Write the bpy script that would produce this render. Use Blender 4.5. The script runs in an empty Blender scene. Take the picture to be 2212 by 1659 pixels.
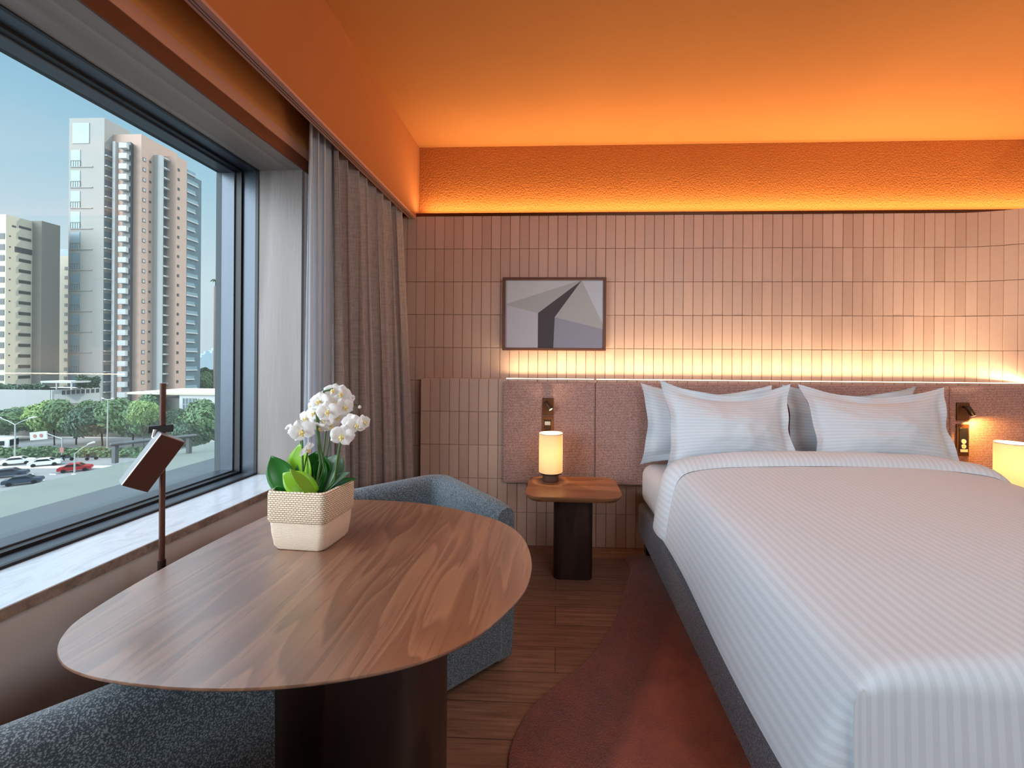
import bpy, math, random
from mathutils import Vector, Matrix, noise as mnoise
random.seed(7)
C = bpy.context.scene.collection
PI = math.pi
# ------------------------------------------------------------------ camera calibration (2212 x 1659 frame)
FPX, CX, CY, HCAM = 900.0, 1167.056, 782.3, 1.313
def _n(v): return v.normalized()
def _ki(u, v): return Vector(((u-CX)/FPX, (v-CY)/FPX, 1.0))
_Y = _n(_ki(1204.0, 782.0))
_X = -_n(_ki(-20721.0, 613.0)); _X = _n(_X - _Y*_X.dot(_Y))
_Z = _X.cross(_Y)
RW = Matrix((_X, _Y, _Z))
EYE = Vector((0, 0, HCAM))
def ray(u, v): return RW @ _ki(u, v)
def at_y(u, v, y): d = ray(u, v); return EYE + d*(y/d.y)
def at_z(u, v, z): d = ray(u, v); return EYE + d*((z-HCAM)/d.z)
def at_x(u, v, x): d = ray(u, v); return EYE + d*(x/d.x)
cam = bpy.data.cameras.new('camera'); co = bpy.data.objects.new('camera', cam); C.objects.link(co)
r_, u_, b_ = RW @ Vector((1,0,0)), RW @ Vector((0,-1,0)), RW @ Vector((0,0,-1))
m = Matrix((r_, u_, b_)).transposed().to_4x4(); m.translation = EYE
co.matrix_world = m
cam.sensor_width = 36.0; cam.lens = 36.0*FPX/2212
cam.shift_x = (1106-CX)/2212; cam.shift_y = (CY-829.5)/2212
cam.clip_start = 0.02; cam.clip_end = 3000
bpy.context.scene.camera = co

# ------------------------------------------------------------------ materials
def srgb(r, g, b):
    f = lambda c: (c/255/12.92) if c/255 <= .04045 else ((c/255+.055)/1.055)**2.4
    return (f(r), f(g), f(b), 1.0)
class M:
    """small node builder"""
    def __init__(s, name, base=(.5,.5,.5,1), rough=.6, metal=0, spec=.5, **kw):
        s.m = bpy.data.materials.new(name); s.m.use_nodes = True
        s.nt = s.m.node_tree; s.N = s.nt.nodes; s.L = s.nt.links
        s.b = s.N['Principled BSDF']; s.out = s.N['Material Output']
        s.b.inputs['Base Color'].default_value = base
        s.b.inputs['Roughness'].default_value = rough
        s.b.inputs['Metallic'].default_value = metal
        s.b.inputs['Specular IOR Level'].default_value = spec
        for k, v in kw.items(): s.b.inputs[k.replace('_', ' ')].default_value = v
    def n(s, t, **kw):
        x = s.N.new(t)
        for k, v in kw.items():
            if hasattr(x, k): setattr(x, k, v)
            else: x.inputs[k].default_value = v
        return x
    def l(s, a, b): s.L.new(a, b)
    def coord(s, kind='Object', scale=(1,1,1), rot=(0,0,0)):
        tc = s.n('ShaderNodeTexCoord'); mp = s.n('ShaderNodeMapping')
        mp.inputs['Scale'].default_value = scale; mp.inputs['Rotation'].default_value = rot
        s.l(tc.outputs[kind], mp.inputs['Vector']); return mp.outputs['Vector']
    def noise(s, vec, scale, detail=3, rough=.5, dist=0):
        x = s.n('ShaderNodeTexNoise'); x.inputs['Scale'].default_value = scale
        x.inputs['Detail'].default_value = detail; x.inputs['Roughness'].default_value = rough
        x.inputs['Distortion'].default_value = dist
        s.l(vec, x.inputs['Vector']); return x.outputs['Fac']
    def ramp(s, fac, stops):
        x = s.n('ShaderNodeValToRGB'); e = x.color_ramp.elements
        while len(e) < len(stops): e.new(.5)
        for i, (p, c) in enumerate(stops): e[i].position = p; e[i].color = c
        s.l(fac, x.inputs['Fac']); return x.outputs['Color']
    def mix(s, fac, a, b, mode='MIX'):
        x = s.n('ShaderNodeMix'); x.data_type = 'RGBA'; x.blend_type = mode
        for i, v in ((0, fac), (6, a), (7, b)):
            if hasattr(v, 'is_output'): s.l(v, x.inputs[i])
            else: x.inputs[i].default_value = v
        return x.outputs[2]
    def math(s, op, a, b=0.0):
        x = s.n('ShaderNodeMath'); x.operation = op
        for i, v in ((0, a), (1, b)):
            if hasattr(v, 'is_output'): s.l(v, x.inputs[i])
            else: x.inputs[i].default_value = v
        return x.outputs[0]
    def color(s, c): s.l(c, s.b.inputs['Base Color'])
    def rough(s, c): s.l(c, s.b.inputs['Roughness'])
    def bump(s, h, strength=.3, dist=.01):
        x = s.n('ShaderNodeBump'); x.inputs['Strength'].default_value = strength; x.inputs['Distance'].default_value = dist
        s.l(h, x.inputs['Height']); s.l(x.outputs['Normal'], s.b.inputs['Normal'])
def dark(c, k): return (c[0]*k, c[1]*k, c[2]*k, 1)
def plain(name, c, rough=.6, metal=0, var=.12, scale=8, bump=0, bscale=200, **kw):
    x = M(name, c, rough, metal, **kw); v = x.coord()
    x.color(x.mix(x.noise(v, scale, 4), dark(c, 1-var), dark(c, 1+var)))
    if bump: x.bump(x.noise(v, bscale, 3), bump, .002)
    return x.m
def wood(name, c1, c2, c3, axis='Y', rough=.4, rings=9.0, stretch=.07, bump=.05, rscale=1, strips=0, coat=0):
    x = M(name, c1, rough)
    sc = {'X': (stretch,1,1), 'Y': (1,stretch,1), 'Z': (1,1,stretch)}[axis]
    v = x.coord('Object', sc)
    n1 = x.noise(v, rings*.55, 2, .4, .3)
    saw = x.math('FRACT', x.math('MULTIPLY', n1, rings))
    big = x.ramp(saw, [(0, c1), (.5, c2), (.88, tuple(.5*(a+b) for a,b in zip(c2,c3))), (1, c1)])
    sc2 = {'X': (.03,1,1), 'Y': (1,.03,1), 'Z': (1,1,.03)}[axis]
    v2 = x.coord('Object', sc2)
    fine = x.noise(v2, 170*rscale, 4, .65)
    if strips:
        so = x.n('ShaderNodeSeparateXYZ'); x.l(x.coord(), so.inputs[0])
        wn_ = x.n('ShaderNodeTexWhiteNoise'); wn_.noise_dimensions = '1D'
        x.l(x.math('FLOOR', x.math('DIVIDE', so.outputs['X' if axis != 'X' else 'Y'], strips)), wn_.inputs['W'])
        big = x.mix(.15, big, c2)
        big = x.mix(wn_.outputs['Value'], x.mix(1.0, big, (.84,.82,.80,1), 'MULTIPLY'), x.mix(1.0, big, (1.10,1.10,1.10,1), 'MULTIPLY'))
    x.color(x.mix(x.ramp(fine, [(.30, (0,0,0,1)), (.62, (1,1,1,1))]), x.mix(.38, big, dark(c3, .8)), big))
    x.rough(x.math('ADD', x.math('MULTIPLY', fine, .2), rough-.1))
    x.bump(fine, bump, .002)
    if coat: x.b.inputs['Coat Weight'].default_value = coat; x.b.inputs['Coat Roughness'].default_value = .33; x.b.inputs['Coat IOR'].default_value = 2.3
    return x.m
MT = {}
# orange paint
def paint(name, c, bump):
    x = M(name, c, .85, spec=.2); v = x.coord()
    x.color(x.mix(x.noise(v, 2.5, 2), dark(c, .93), dark(c, 1.05)))
    x.bump(x.noise(v, 85, 2, .5), bump, .01); return x.m
ORANGE = (.56, .215, .070, 1)
MT['ceiling'] = paint('orange ceiling paint', (.50, .186, .050, 1), .03)
MT['orange'] = paint('orange wall paint', ORANGE, .04)
MT['orange_rough'] = paint('orange textured paint', (.50, .165, .036, 1), .9)
MT['pink'] = plain('salmon lacquer', srgb(188,132,108), .5, var=.04)
MT['lip'] = plain('pelmet lip lacquer', srgb(190,135,118), .45, var=.04)
MT['groove'] = plain('curtain track groove', srgb(70,52,50), .5, var=.05)
MT['white_wall'] = plain('warm white plaster', srgb(214,204,194), .85, var=.04)
MT['taupe_wall'] = plain('taupe wall paint', srgb(206,198,194), .8, var=.05, bump=.05)
# tiles
x = M('pink beige wall tile', srgb(200,168,148), .55); g = x.n('ShaderNodeNewGeometry')
v = x.coord()
c = x.mix(g.outputs['Random Per Island'], srgb(196,162,144), srgb(210,176,158))
c = x.mix(x.math('MULTIPLY', x.noise(v, 30, 4), .35), c, srgb(176,142,124))
x.color(c); x.bump(x.noise(v, 60, 3), .05, .004)
x.rough(x.math('ADD', x.math('MULTIPLY', g.outputs['Random Per Island'], .2), .42)); MT['tile'] = x.m
MT['grout'] = plain('brown grout', srgb(160,120,100), .9)
MT['bronze'] = plain('bronze metal trim', srgb(92,58,40), .35, .8, var=.1)
# wood
MT['walnut_y'] = wood('walnut veneer table', srgb(158,112,82), srgb(134,90,64), srgb(96,60,42), 'Y', .30, 13.0, .11, strips=.085, coat=1.0)
MT['walnut_x'] = wood('walnut veneer nightstand', srgb(176,124,88), srgb(148,98,66), srgb(110,70,46), 'X', .34, 6.0, .13, strips=.09)
MT['walnut_dark'] = wood('dark walnut pedestal', srgb(60,40,33), srgb(48,31,26), srgb(34,22,19), 'Z', .42, 7.0, .1)
MT['ash_z'] = wood('pale ash jamb', srgb(142,134,130), srgb(130,121,116), srgb(110,100,95), 'Z', .45, 6.0, .07)
MT['ash_y'] = wood('pale ash head panel', srgb(168,160,154), srgb(156,146,138), srgb(136,124,116), 'Y', .42, 6.0, .07)
MT['fascia'] = wood('brown wood fascia', srgb(128,70,42), srgb(110,58,34), srgb(84,44,28), 'Y', .45, 5.0, .05)
# floor planks
x = M('oak floor planks', rough=.42); v = x.coord('Object')
br = x.n('ShaderNodeTexBrick'); br.offset = .37; br.inputs['Scale'].default_value = 1
br.inputs['Brick Width'].default_value = 1.35; br.inputs['Row Height'].default_value = .16
br.inputs['Mortar Size'].default_value = .0015; br.inputs['Color1'].default_value = (.0,0,0,1); br.inputs['Color2'].default_value = (1,1,1,1)
br.inputs['Mortar'].default_value = (.5,.5,.5,1); x.l(v, br.inputs['Vector'])
gr = x.noise(x.coord('Object', (.06,1,1)), 60, 4, .65); gr2 = x.noise(x.coord('Object', (.12,1,1)), 9, 3, .5, .6)
c = x.mix(br.outputs['Color'], srgb(148,112,92), srgb(172,136,112))
c = x.mix(x.ramp(gr, [(.35,(0,0,0,1)),(.7,(1,1,1,1))]), dark(srgb(108,74,56),1), c)
c = x.mix(x.math('MULTIPLY', gr2, .5), c, srgb(124,86,68))
c = x.mix(br.outputs['Fac'], c, srgb(50,34,28)); x.color(c); x.bump(gr, .06, .002); MT['floor'] = x.m
# marble sill
x = M('pale marble', rough=.14); v = x.coord('Object', (1,.35,1))
n = x.noise(v, 14, 8, .6, .8)
x.color(x.ramp(n, [(.35, srgb(186,194,204)), (.5, srgb(208,215,224)), (.62, srgb(194,200,208)), (.75, srgb(214,220,228))])); MT['marble'] = x.m
x = M('stone sill edge', rough=.5); v = x.coord(); n = x.noise(v, 45, 6, .6, .4)
x.color(x.ramp(n, [(.35, srgb(118,102,92)), (.65, srgb(160,142,130))])); MT['marble_edge'] = x.m
MT['frame_grey'] = plain('grey anodised aluminium', srgb(76,84,94), .34, .5, var=.05)
MT['frame_black'] = plain('black gasket rubber', srgb(16,18,24), .5, var=.1)
# glass (thin architectural pane)
x = M('window glass'); N = x.N; N.remove(x.b)
tr = x.n('ShaderNodeBsdfTransparent'); tr.inputs['Color'].default_value = (.90,.95,.955,1)
gl = x.n('ShaderNodeBsdfGlossy'); gl.inputs['Roughness'].default_value = .005
fr = x.n('ShaderNodeFresnel'); fr.inputs['IOR'].default_value = 1.5
ms = x.n('ShaderNodeMixShader'); x.l(fr.outputs[0], ms.inputs[0]); x.l(tr.outputs[0], ms.inputs[1]); x.l(gl.outputs[0], ms.inputs[2])
x.l(ms.outputs[0], x.out.inputs['Surface']); MT['glass'] = x.m
# fabrics
def weave(name, c1, c2, sc, rough=.9, bump=.4, dist=.003, kind='Object', thr=(.42,.6)):
    x = M(name, c1, rough, spec=.15); v = x.coord(kind)
    vo = x.n('ShaderNodeTexVoronoi'); vo.inputs['Scale'].default_value = sc; x.l(v, vo.inputs['Vector'])
    n2 = x.noise(v, sc*.8, 3, .7)
    f = x.math('ADD', x.math('MULTIPLY', vo.outputs['Distance'], -.5), x.math('ADD', n2, .2))
    x.color(x.mix(x.ramp(f, [(thr[0],(0,0,0,1)),(thr[1],(1,1,1,1))]), c1, c2))
    x.bump(f, bump, dist); x.b.inputs['Sheen Weight'].default_value = .25; return x.m
MT['boucle'] = weave('blue grey boucle', srgb(66,76,84), srgb(136,148,156), 330, bump=.5, dist=.003)
MT['bedframe'] = weave('charcoal blue upholstery', srgb(76,80,92), srgb(132,136,148), 260, bump=.3, dist=.002)
# headboard: woven columns
x = M('mauve woven headboard', rough=.9, spec=.15); v = x.coord('Object')
sx = x.n('ShaderNodeSeparateXYZ'); x.l(v, sx.inputs[0])
nz = x.noise(v, 210, 3, .75); nb = x.noise(v, 12, 3)
wz = x.math('SINE', x.math('MULTIPLY', sx.outputs['X'], 2*PI/.015))
wx = x.math('SINE', x.math('ADD', x.math('MULTIPLY', sx.outputs['Z'], 2*PI/.011), x.math('MULTIPLY', wz, 1.6)))
f = x.math('ADD', x.math('MULTIPLY', x.math('MULTIPLY', wz, wx), .22), nz)
x.color(x.mix(x.ramp(f, [(.36,(0,0,0,1)),(.68,(1,1,1,1))]), srgb(120,84,82), x.mix(nb, srgb(216,180,168), srgb(202,164,152))))
x.bump(f, .5, .003); x.b.inputs['Sheen Weight'].default_value = .2; MT['headboard'] = x.m
# bedding with satin stripes along uv.x
def satin(name, period, c1=(.65,.725,.795,1), c2=(.585,.655,.72,1)):
    x = M(name, c1, .7, spec=.3); tc = x.n('ShaderNodeUVMap'); sp = x.n('ShaderNodeSeparateXYZ'); x.l(tc.outputs[0], sp.inputs[0])
    s = x.math('SINE', x.math('MULTIPLY', sp.outputs['X'], 2*PI/period))
    f = x.ramp(x.math('ADD', x.math('MULTIPLY', s, .5), .5), [(.42,(0,0,0,1)),(.58,(1,1,1,1))])
    x.color(x.mix(f, c1, c2)); x.rough(x.math('ADD', x.math('MULTIPLY', f, -.25), .75))
    v = x.coord(); x.bump(x.math('ADD', x.math('MULTIPLY', x.noise(v, 420, 2), .25), x.math('MULTIPLY', x.noise(v, 6, 2, .5), .7)), .16, .005)
    x.b.inputs['Sheen Weight'].default_value = .15
    return x.m
MT['duvet'] = satin('white satin stripe duvet', .028)
MT['sham'] = satin('white satin stripe pillow', .022)
x = M('white cotton sheet', srgb(206,211,220), .75, spec=.2); v = x.coord(); x.bump(x.noise(v, 16, 5, .65, .4), .4, .012); MT['sheet'] = x.m
# curtain linen
x = M('taupe linen drape', rough=.9, spec=.1); v1 = x.coord('Object', (1,1,.06)); v2 = x.coord('Object', (.06,.06,1))
a = x.noise(v1, 260, 3, .6); b = x.noise(v2, 260, 3, .6)
f = x.math('MULTIPLY', x.math('ADD', a, b), .5)
x.color(x.mix(x.ramp(f, [(.4,(0,0,0,1)),(.6,(1,1,1,1))]), srgb(152,136,130), srgb(178,162,155))); x.bump(f, .25, .002); MT['linen'] = x.m
x = M('white sheer voile', srgb(226,228,232), .9, spec=.1); v = x.coord('Object', (1,1,.05))
x.bump(x.noise(v, 200, 2), .15, .002)
ts = x.n('ShaderNodeBsdfTranslucent'); ts.inputs[0].default_value = srgb(226,228,232)
mx = x.n('ShaderNodeMixShader'); mx.inputs[0].default_value = .6
x.l(x.b.outputs[0], mx.inputs[1]); x.l(ts.outputs[0], mx.inputs[2]); x.l(mx.outputs[0], x.out.inputs[0]); MT['voile'] = x.m
# rug
x = M('rust plush rug', rough=.95, spec=.1); v = x.coord('Object')
sp = x.n('ShaderNodeSeparateXYZ'); x.l(v, sp.inputs[0])
wob = x.math('MULTIPLY', x.math('SUBTRACT', x.noise(v, 3.0, 2), .5), .05)
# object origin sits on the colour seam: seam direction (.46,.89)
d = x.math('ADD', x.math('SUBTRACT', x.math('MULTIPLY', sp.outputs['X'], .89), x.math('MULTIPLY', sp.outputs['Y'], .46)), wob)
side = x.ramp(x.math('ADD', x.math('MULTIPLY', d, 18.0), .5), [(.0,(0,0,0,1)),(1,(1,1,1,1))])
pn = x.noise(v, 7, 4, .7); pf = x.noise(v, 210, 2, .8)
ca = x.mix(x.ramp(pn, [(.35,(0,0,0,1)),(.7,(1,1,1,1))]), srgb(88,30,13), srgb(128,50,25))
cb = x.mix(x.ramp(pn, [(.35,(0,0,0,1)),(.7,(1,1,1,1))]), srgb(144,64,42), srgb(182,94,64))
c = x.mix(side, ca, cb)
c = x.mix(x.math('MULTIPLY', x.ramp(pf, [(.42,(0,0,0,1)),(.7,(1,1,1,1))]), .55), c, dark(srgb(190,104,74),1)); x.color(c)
x.bump(x.math('ADD', pf, pn), .8, .008); x.b.inputs['Sheen Weight'].default_value = .4; MT['rug'] = x.m
# misc
MT['brass'] = plain('aged brass', srgb(116,82,58), .35, .85, var=.08)
MT['brass_dark'] = plain('dark bronze fitting', srgb(66,46,34), .4, .6, var=.08)
MT['socket_white'] = plain('ivory plastic', srgb(226,216,198), .4, var=.02)
MT['black'] = plain('black plastic', srgb(18,18,20), .4, var=.1)
MT['lamp_brown'] = plain('brown lacquered lamp metal', srgb(78,42,32), .38, .25, var=.05)
MT['lamp_side'] = plain('pale lamp edge metal', srgb(170,172,176), .3, .6, var=.05)
MT['lamp_base'] = plain('dark turned wood base', srgb(92,62,48), .5, var=.1)
def basket(name, c1, c2, bw, bh, strength):
    x = M(name, c2, .85, spec=.2); v = x.coord()
    sp_ = x.n('ShaderNodeSeparateXYZ'); x.l(v, sp_.inputs[0])
    cb_ = x.n('ShaderNodeCombineXYZ'); x.l(x.math('ADD', sp_.outputs['X'], sp_.outputs['Y']), cb_.inputs[0]); x.l(sp_.outputs['Z'], cb_.inputs[1])
    br_ = x.n('ShaderNodeTexBrick'); br_.inputs['Scale'].default_value = 1; br_.inputs['Brick Width'].default_value = bw; br_.inputs['Row Height'].default_value = bh
    br_.inputs['Mortar Size'].default_value = bh*.22; br_.inputs['Mortar Smooth'].default_value = 1.0; x.l(cb_.outputs[0], br_.inputs['Vector'])
    x.color(x.mix(x.math('MULTIPLY', br_.outputs['Fac'], .7), c2, c1)); inv = x.math('SUBTRACT', 1.0, br_.outputs['Fac'])
    x.bump(x.math('ADD', inv, x.math('MULTIPLY', x.noise(v, 300, 2), .3)), strength, .004); return x.m
MT['basket_weave'] = basket('cream woven basket', srgb(188,150,116), srgb(240,220,196), .0115, .0062, .9)
MT['basket_lower'] = basket('cream stitched basket', srgb(206,176,146), srgb(242,224,204), .0052, .0042, .6)
MT['soil'] = plain('bark soil', srgb(70,46,32), .9, var=.4, scale=60)
MT['leaf_dark'] = plain('dark green orchid leaf', srgb(34,104,34), .32, var=.15, scale=14)
MT['leaf_lime'] = plain('lime green orchid leaf', srgb(122,172,34), .32, var=.15, scale=14)
MT['leaf_grey'] = plain('grey green orchid leaf', srgb(88,120,92), .32, var=.15, scale=14)
MT['stem'] = plain('green orchid stem', srgb(66,98,42), .45, var=.15, scale=30)
x = M('white orchid petal', srgb(246,244,244), .6, spec=.3); ts = x.n('ShaderNodeBsdfTranslucent'); ts.inputs[0].default_value = srgb(246,244,240)
mx = x.n('ShaderNodeMixShader'); mx.inputs[0].default_value = .3
x.l(x.b.outputs[0], mx.inputs[1]); x.l(ts.outputs[0], mx.inputs[2]); x.l(mx.outputs[0], x.out.inputs[0]); MT['petal'] = x.m
MT['lipflower'] = plain('yellow orchid lip', srgb(232,210,140), .6, var=.2, scale=100)
def emis(name, c, s):
    x = M(name); x.N.remove(x.b); e = x.n('ShaderNodeEmission'); e.inputs[0].default_value = c; e.inputs[1].default_value = s
    x.l(e.outputs[0], x.out.inputs[0]); return x.m
WARM = (1, .70, .36, 1)
MT['led'] = emis('warm led tape', (1, .80, .48, 1), 6.0)
MT['spot'] = emis('reading light lens', (1, .86, .6, 1), 3.0)
x = M('linen lamp shade', srgb(248,232,200), .9, spec=.1); v = x.coord('Object', (1,1,.4))
x.bump(x.noise(v, 300, 2), .12, .001)
ts = x.n('ShaderNodeBsdfTranslucent'); ts.inputs[0].default_value = (.72,.60,.42,1)
mx = x.n('ShaderNodeMixShader'); mx.inputs[0].default_value = .55
x.l(x.b.outputs[0], mx.inputs[1]); x.l(ts.outputs[0], mx.inputs[2])
em = x.n('ShaderNodeEmission'); em.inputs[0].default_value = (1,.80,.52,1); em.inputs[1].default_value = .06
ad = x.n('ShaderNodeAddShader'); x.l(mx.outputs[0], ad.inputs[0]); x.l(em.outputs[0], ad.inputs[1]); x.l(ad.outputs[0], x.out.inputs[0]); MT['shade'] = x.m

# ------------------------------------------------------------------ mesh helpers
class MB:
    def __init__(s): s.v = []; s.f = []; s.uv = None
    def add(s, vs, fs):
        o = len(s.v); s.v += [Vector(p) for p in vs]; s.f += [tuple(i+o for i in f) for f in fs]; return s
    def box(s, a, b):
        (x0,y0,z0), (x1,y1,z1) = a, b
        return s.add([(x0,y0,z0),(x1,y0,z0),(x1,y1,z0),(x0,y1,z0),(x0,y0,z1),(x1,y0,z1),(x1,y1,z1),(x0,y1,z1)],
                     [(0,3,2,1),(4,5,6,7),(0,1,5,4),(1,2,6,5),(2,3,7,6),(3,0,4,7)])
    def obox(s, c, ax, ay, az, h):
        c = Vector(c); vs = []
        for k in (-1,1):
            for (i,j) in ((-1,-1),(1,-1),(1,1),(-1,1)): vs.append(c + ax*(i*h[0]) + ay*(j*h[1]) + az*(k*h[2]))
        return s.add(vs, [(0,3,2,1),(4,5,6,7),(0,1,5,4),(1,2,6,5),(2,3,7,6),(3,0,4,7)])
    def prism(s, pts, z0, z1):
        n = len(pts); vs = [(p[0],p[1],z0) for p in pts] + [(p[0],p[1],z1) for p in pts]
        return s.add(vs, [tuple(range(n-1,-1,-1)), tuple(range(n,2*n))] + [(i,(i+1)%n,n+(i+1)%n,n+i) for i in range(n)])
    def stack(s, rings, cap0=True, cap1=True):
        n = len(rings[0]); vs = [p for r in rings for p in r]; fs = []
        for k in range(len(rings)-1):
            for i in range(n): j = (i+1)%n; fs.append((k*n+i, k*n+j, (k+1)*n+j, (k+1)*n+i))
        if cap0: fs.append(tuple(range(n-1,-1,-1)))
        if cap1: fs.append(tuple(range((len(rings)-1)*n, len(rings)*n)))
        return s.add(vs, fs)
    def lathe(s, prof, c=(0,0), n=40, cap0=True, cap1=True):
        return s.stack([[(c[0]+r*math.cos(2*PI*i/n), c[1]+r*math.sin(2*PI*i/n), z) for i in range(n)] for r, z in prof], cap0, cap1)
    def tube(s, pts, rad, n=10):
        pts = [Vector(p) for p in pts]; rings = []
        up = Vector((0,0,1)); prev = None
        for i, p in enumerate(pts):
            d = (pts[min(i+1,len(pts)-1)] - pts[max(i-1,0)]).normalized()
            if prev is None:
                a = d.cross(up) if abs(d.dot(up)) < .95 else d.cross(Vector((1,0,0)))
            else: a = prev - d*prev.dot(d)
            a.normalize(); prev = a; b = d.cross(a)
            r = rad[i] if isinstance(rad, (list,tuple)) else rad
            rings.append([p + a*(r*math.cos(2*PI*k/n)) + b*(r*math.sin(2*PI*k/n)) for k in range(n)])
        return s.stack(rings)
    def grid(s, fn, nu, nv, wrapu=False, uvf=None):
        vs = []; uvs = []
        for j in range(nv+1):
            for i in range(nu+1):
                a, b = i/nu, j/nv; vs.append(fn(a,b)); uvs.append(uvf(a,b) if uvf else (a,b))
        fs = [(j*(nu+1)+i, j*(nu+1)+i+1, (j+1)*(nu+1)+i+1, (j+1)*(nu+1)+i) for j in range(nv) for i in range(nu)]
        o = len(s.v)
        if s.uv is None: s.uv = {}
        for k, q in enumerate(uvs): s.uv[o+k] = q
        return s.add(vs, fs)
    def build(s, name, mt, parent=None, smooth=None, bevel=0, seg=2, sub=0, solid=0, loc=None):
        me = bpy.data.meshes.new(name); me.from_pydata([tuple(p) for p in s.v], [], s.f); me.update()
        if s.uv:
            ul = me.uv_layers.new(name='UVMap')
            for lp in me.loops: ul.data[lp.index].uv = s.uv.get(lp.vertex_index, (0,0))
        o = bpy.data.objects.new(name, me); C.objects.link(o)
        me.materials.append(MT[mt] if isinstance(mt, str) else mt)
        if parent: o.parent = parent
        if loc: o.location = loc
        if solid:
            q = o.modifiers.new('solid', 'SOLIDIFY'); q.thickness = solid; q.offset = 0
        if bevel:
            q = o.modifiers.new('bevel', 'BEVEL'); q.width = bevel; q.segments = seg; q.limit_method = 'ANGLE'; q.angle_limit = math.radians(35)
        if sub:
            q = o.modifiers.new('sub', 'SUBSURF'); q.levels = q.render_levels = sub
        if smooth is None: smooth = bool(bevel or sub)
        if smooth:
            for p in me.polygons: p.use_smooth = True
            if not sub: me.set_sharp_from_angle(angle=math.radians(50 if not bevel else 80))
        return o
def tag(o, label=None, cat=None, group=None, kind=None):
    if label: o['label'] = label
    if cat: o['category'] = cat
    if group: o['group'] = group
    if kind: o['kind'] = kind
    return o
def thing(name, loc, label=None, cat=None, group=None, rz=0, kind=None):
    o = bpy.data.objects.new(name, None); C.objects.link(o); o.location = loc; o.rotation_euler = (0,0,rz)
    o.empty_display_size = .1
    return tag(o, label, cat, group, kind)
def dup(root, loc=None, rz=None, label=None, parent=None):
    r = root.copy(); C.objects.link(r)
    if parent is not None: r.parent = parent
    if loc is not None: r.location = loc
    if rz is not None: r.rotation_euler = (0,0,rz)
    if label: r['label'] = label
    for ch in list(root.children):
        c = ch.copy(); C.objects.link(c); c.parent = r
        for g in list(ch.children):
            d = g.copy(); C.objects.link(d); d.parent = c
    return r
def rrect(hx, hy, r, n=6, cx=0, cy=0):
    pts = []
    for (sx, sy, a0) in ((1,1,0),(-1,1,90),(-1,-1,180),(1,-1,270)):
        for k in range(n+1):
            a = math.radians(a0 + 90*k/n); pts.append((cx+sx*(hx-r)+r*math.cos(a), cy+sy*(hy-r)+r*math.sin(a)))
    return pts
def smooth_closed(pts, n=12):
    out = []; m_ = len(pts)
    for i in range(m_):
        p0, p1, p2, p3 = (Vector((*pts[(i+k) % m_], 0)) for k in (-1,0,1,2))
        for k in range(n):
            t = k/n
            q = .5*((2*p1)+(-p0+p2)*t+(2*p0-5*p1+4*p2-p3)*t*t+(-p0+3*p1-3*p2+p3)*t**3); out.append((q.x,q.y))
    return out
S = 'structure'
# ------------------------------------------------------------------ room shell
YW, YU, YC = 2.968, 3.068, 3.128       # wainscot face, upper tile face, cove wall face
ZC, ZCOVE, ZL = 2.935, 2.402, 1.190    # ceiling, cove ledge, wainscot ledge
XW, XP, XR, YF = -1.25, -1.06, 3.62, -2.6
tag(MB().box((-1.9,YF,-.1),(XR,3.2,0)).build('floor','floor'), kind=S)
tag(MB().box((-1.9,YF,ZC),(XR+.2,3.3,ZC+.12)).build('ceiling','ceiling'), kind=S)
tag(MB().box((XR,YF-.1,0),(XR+.2,3.3,ZC)).build('wall_right','white_wall'), kind=S)
tag(MB().box((-1.9,YF-.2,0),(XR,YF,ZC)).build('wall_front','white_wall'), kind=S)
# back wall
wb = MB().box((-1.3,YC,ZCOVE-.02),(XR,YC+.2,ZC)).build('wall_back','orange_rough'); tag(wb, kind=S)
mb = MB().box((-1.3,YU+.006,0),(XR,YC+.2,ZCOVE-.02)).box((-.984,YW+.006,0),(XR,YU+.02,ZL-.008)); mb.build('grout_backing','grout',wb)
def tiles(mb, x0, n, z0, rows, ph, y, pw=.0703, curve=None):
    for j in range(rows):
        for i in range(n):
            g = .0008; xa, xb = x0+i*pw+g, x0+(i+1)*pw-g; za, zb = z0+j*ph+g, z0+(j+1)*ph-g
            t1, t2, dy = random.gauss(0,.0005), random.gauss(0,.0005), random.gauss(0,.0004)
            e = .0016
            def P(xx, zz, off):
                c_ = curve(xx) if curve else 0
                return (xx, y - c_ + dy + off + t1*(1 if xx > (xa+xb)/2 else -1) + t2*(1 if zz > (za+zb)/2 else -1), zz)
            vs = [P(xa,za,.008),P(xb,za,.008),P(xb,zb,.008),P(xa,zb,.008),P(xa+e,za+e,0),P(xb-e,za+e,0),P(xb-e,zb-e,0),P(xa+e,zb-e,0)]
            mb.add(vs, [(4,5,6,7),(0,1,5,4),(1,2,6,5),(2,3,7,6),(3,0,4,7)])
PW = .0703
mb = MB(); xs = -1.058 - 3*PW
curve = lambda x_: .10*min(1, max(0, (x_-2.80)/.42))**2
tiles(mb, xs, 5, ZL-.02-5*.2442, 5, .2442, YU)
tiles(mb, xs, int((XR-xs)/PW), ZL-.02, 5, (ZCOVE-ZL+.01)/5, YU, curve=curve)
mb.build('upper_tiles','tile',wb)
mb = MB(); tiles(mb, -.984, int((XR+.984)/PW), 0, 5, ZL/5, YW); mb.box((-.984,YW+.004,ZL-.006),(XR,YU-.001,ZL))
mb.build('wainscot_tiles','tile',wb)
tag(MB().box((XP-.01,YU-.004,ZCOVE-.012),(XR,YU+.028,ZCOVE+.010)).build('trim_1','bronze'), kind=S)
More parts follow.
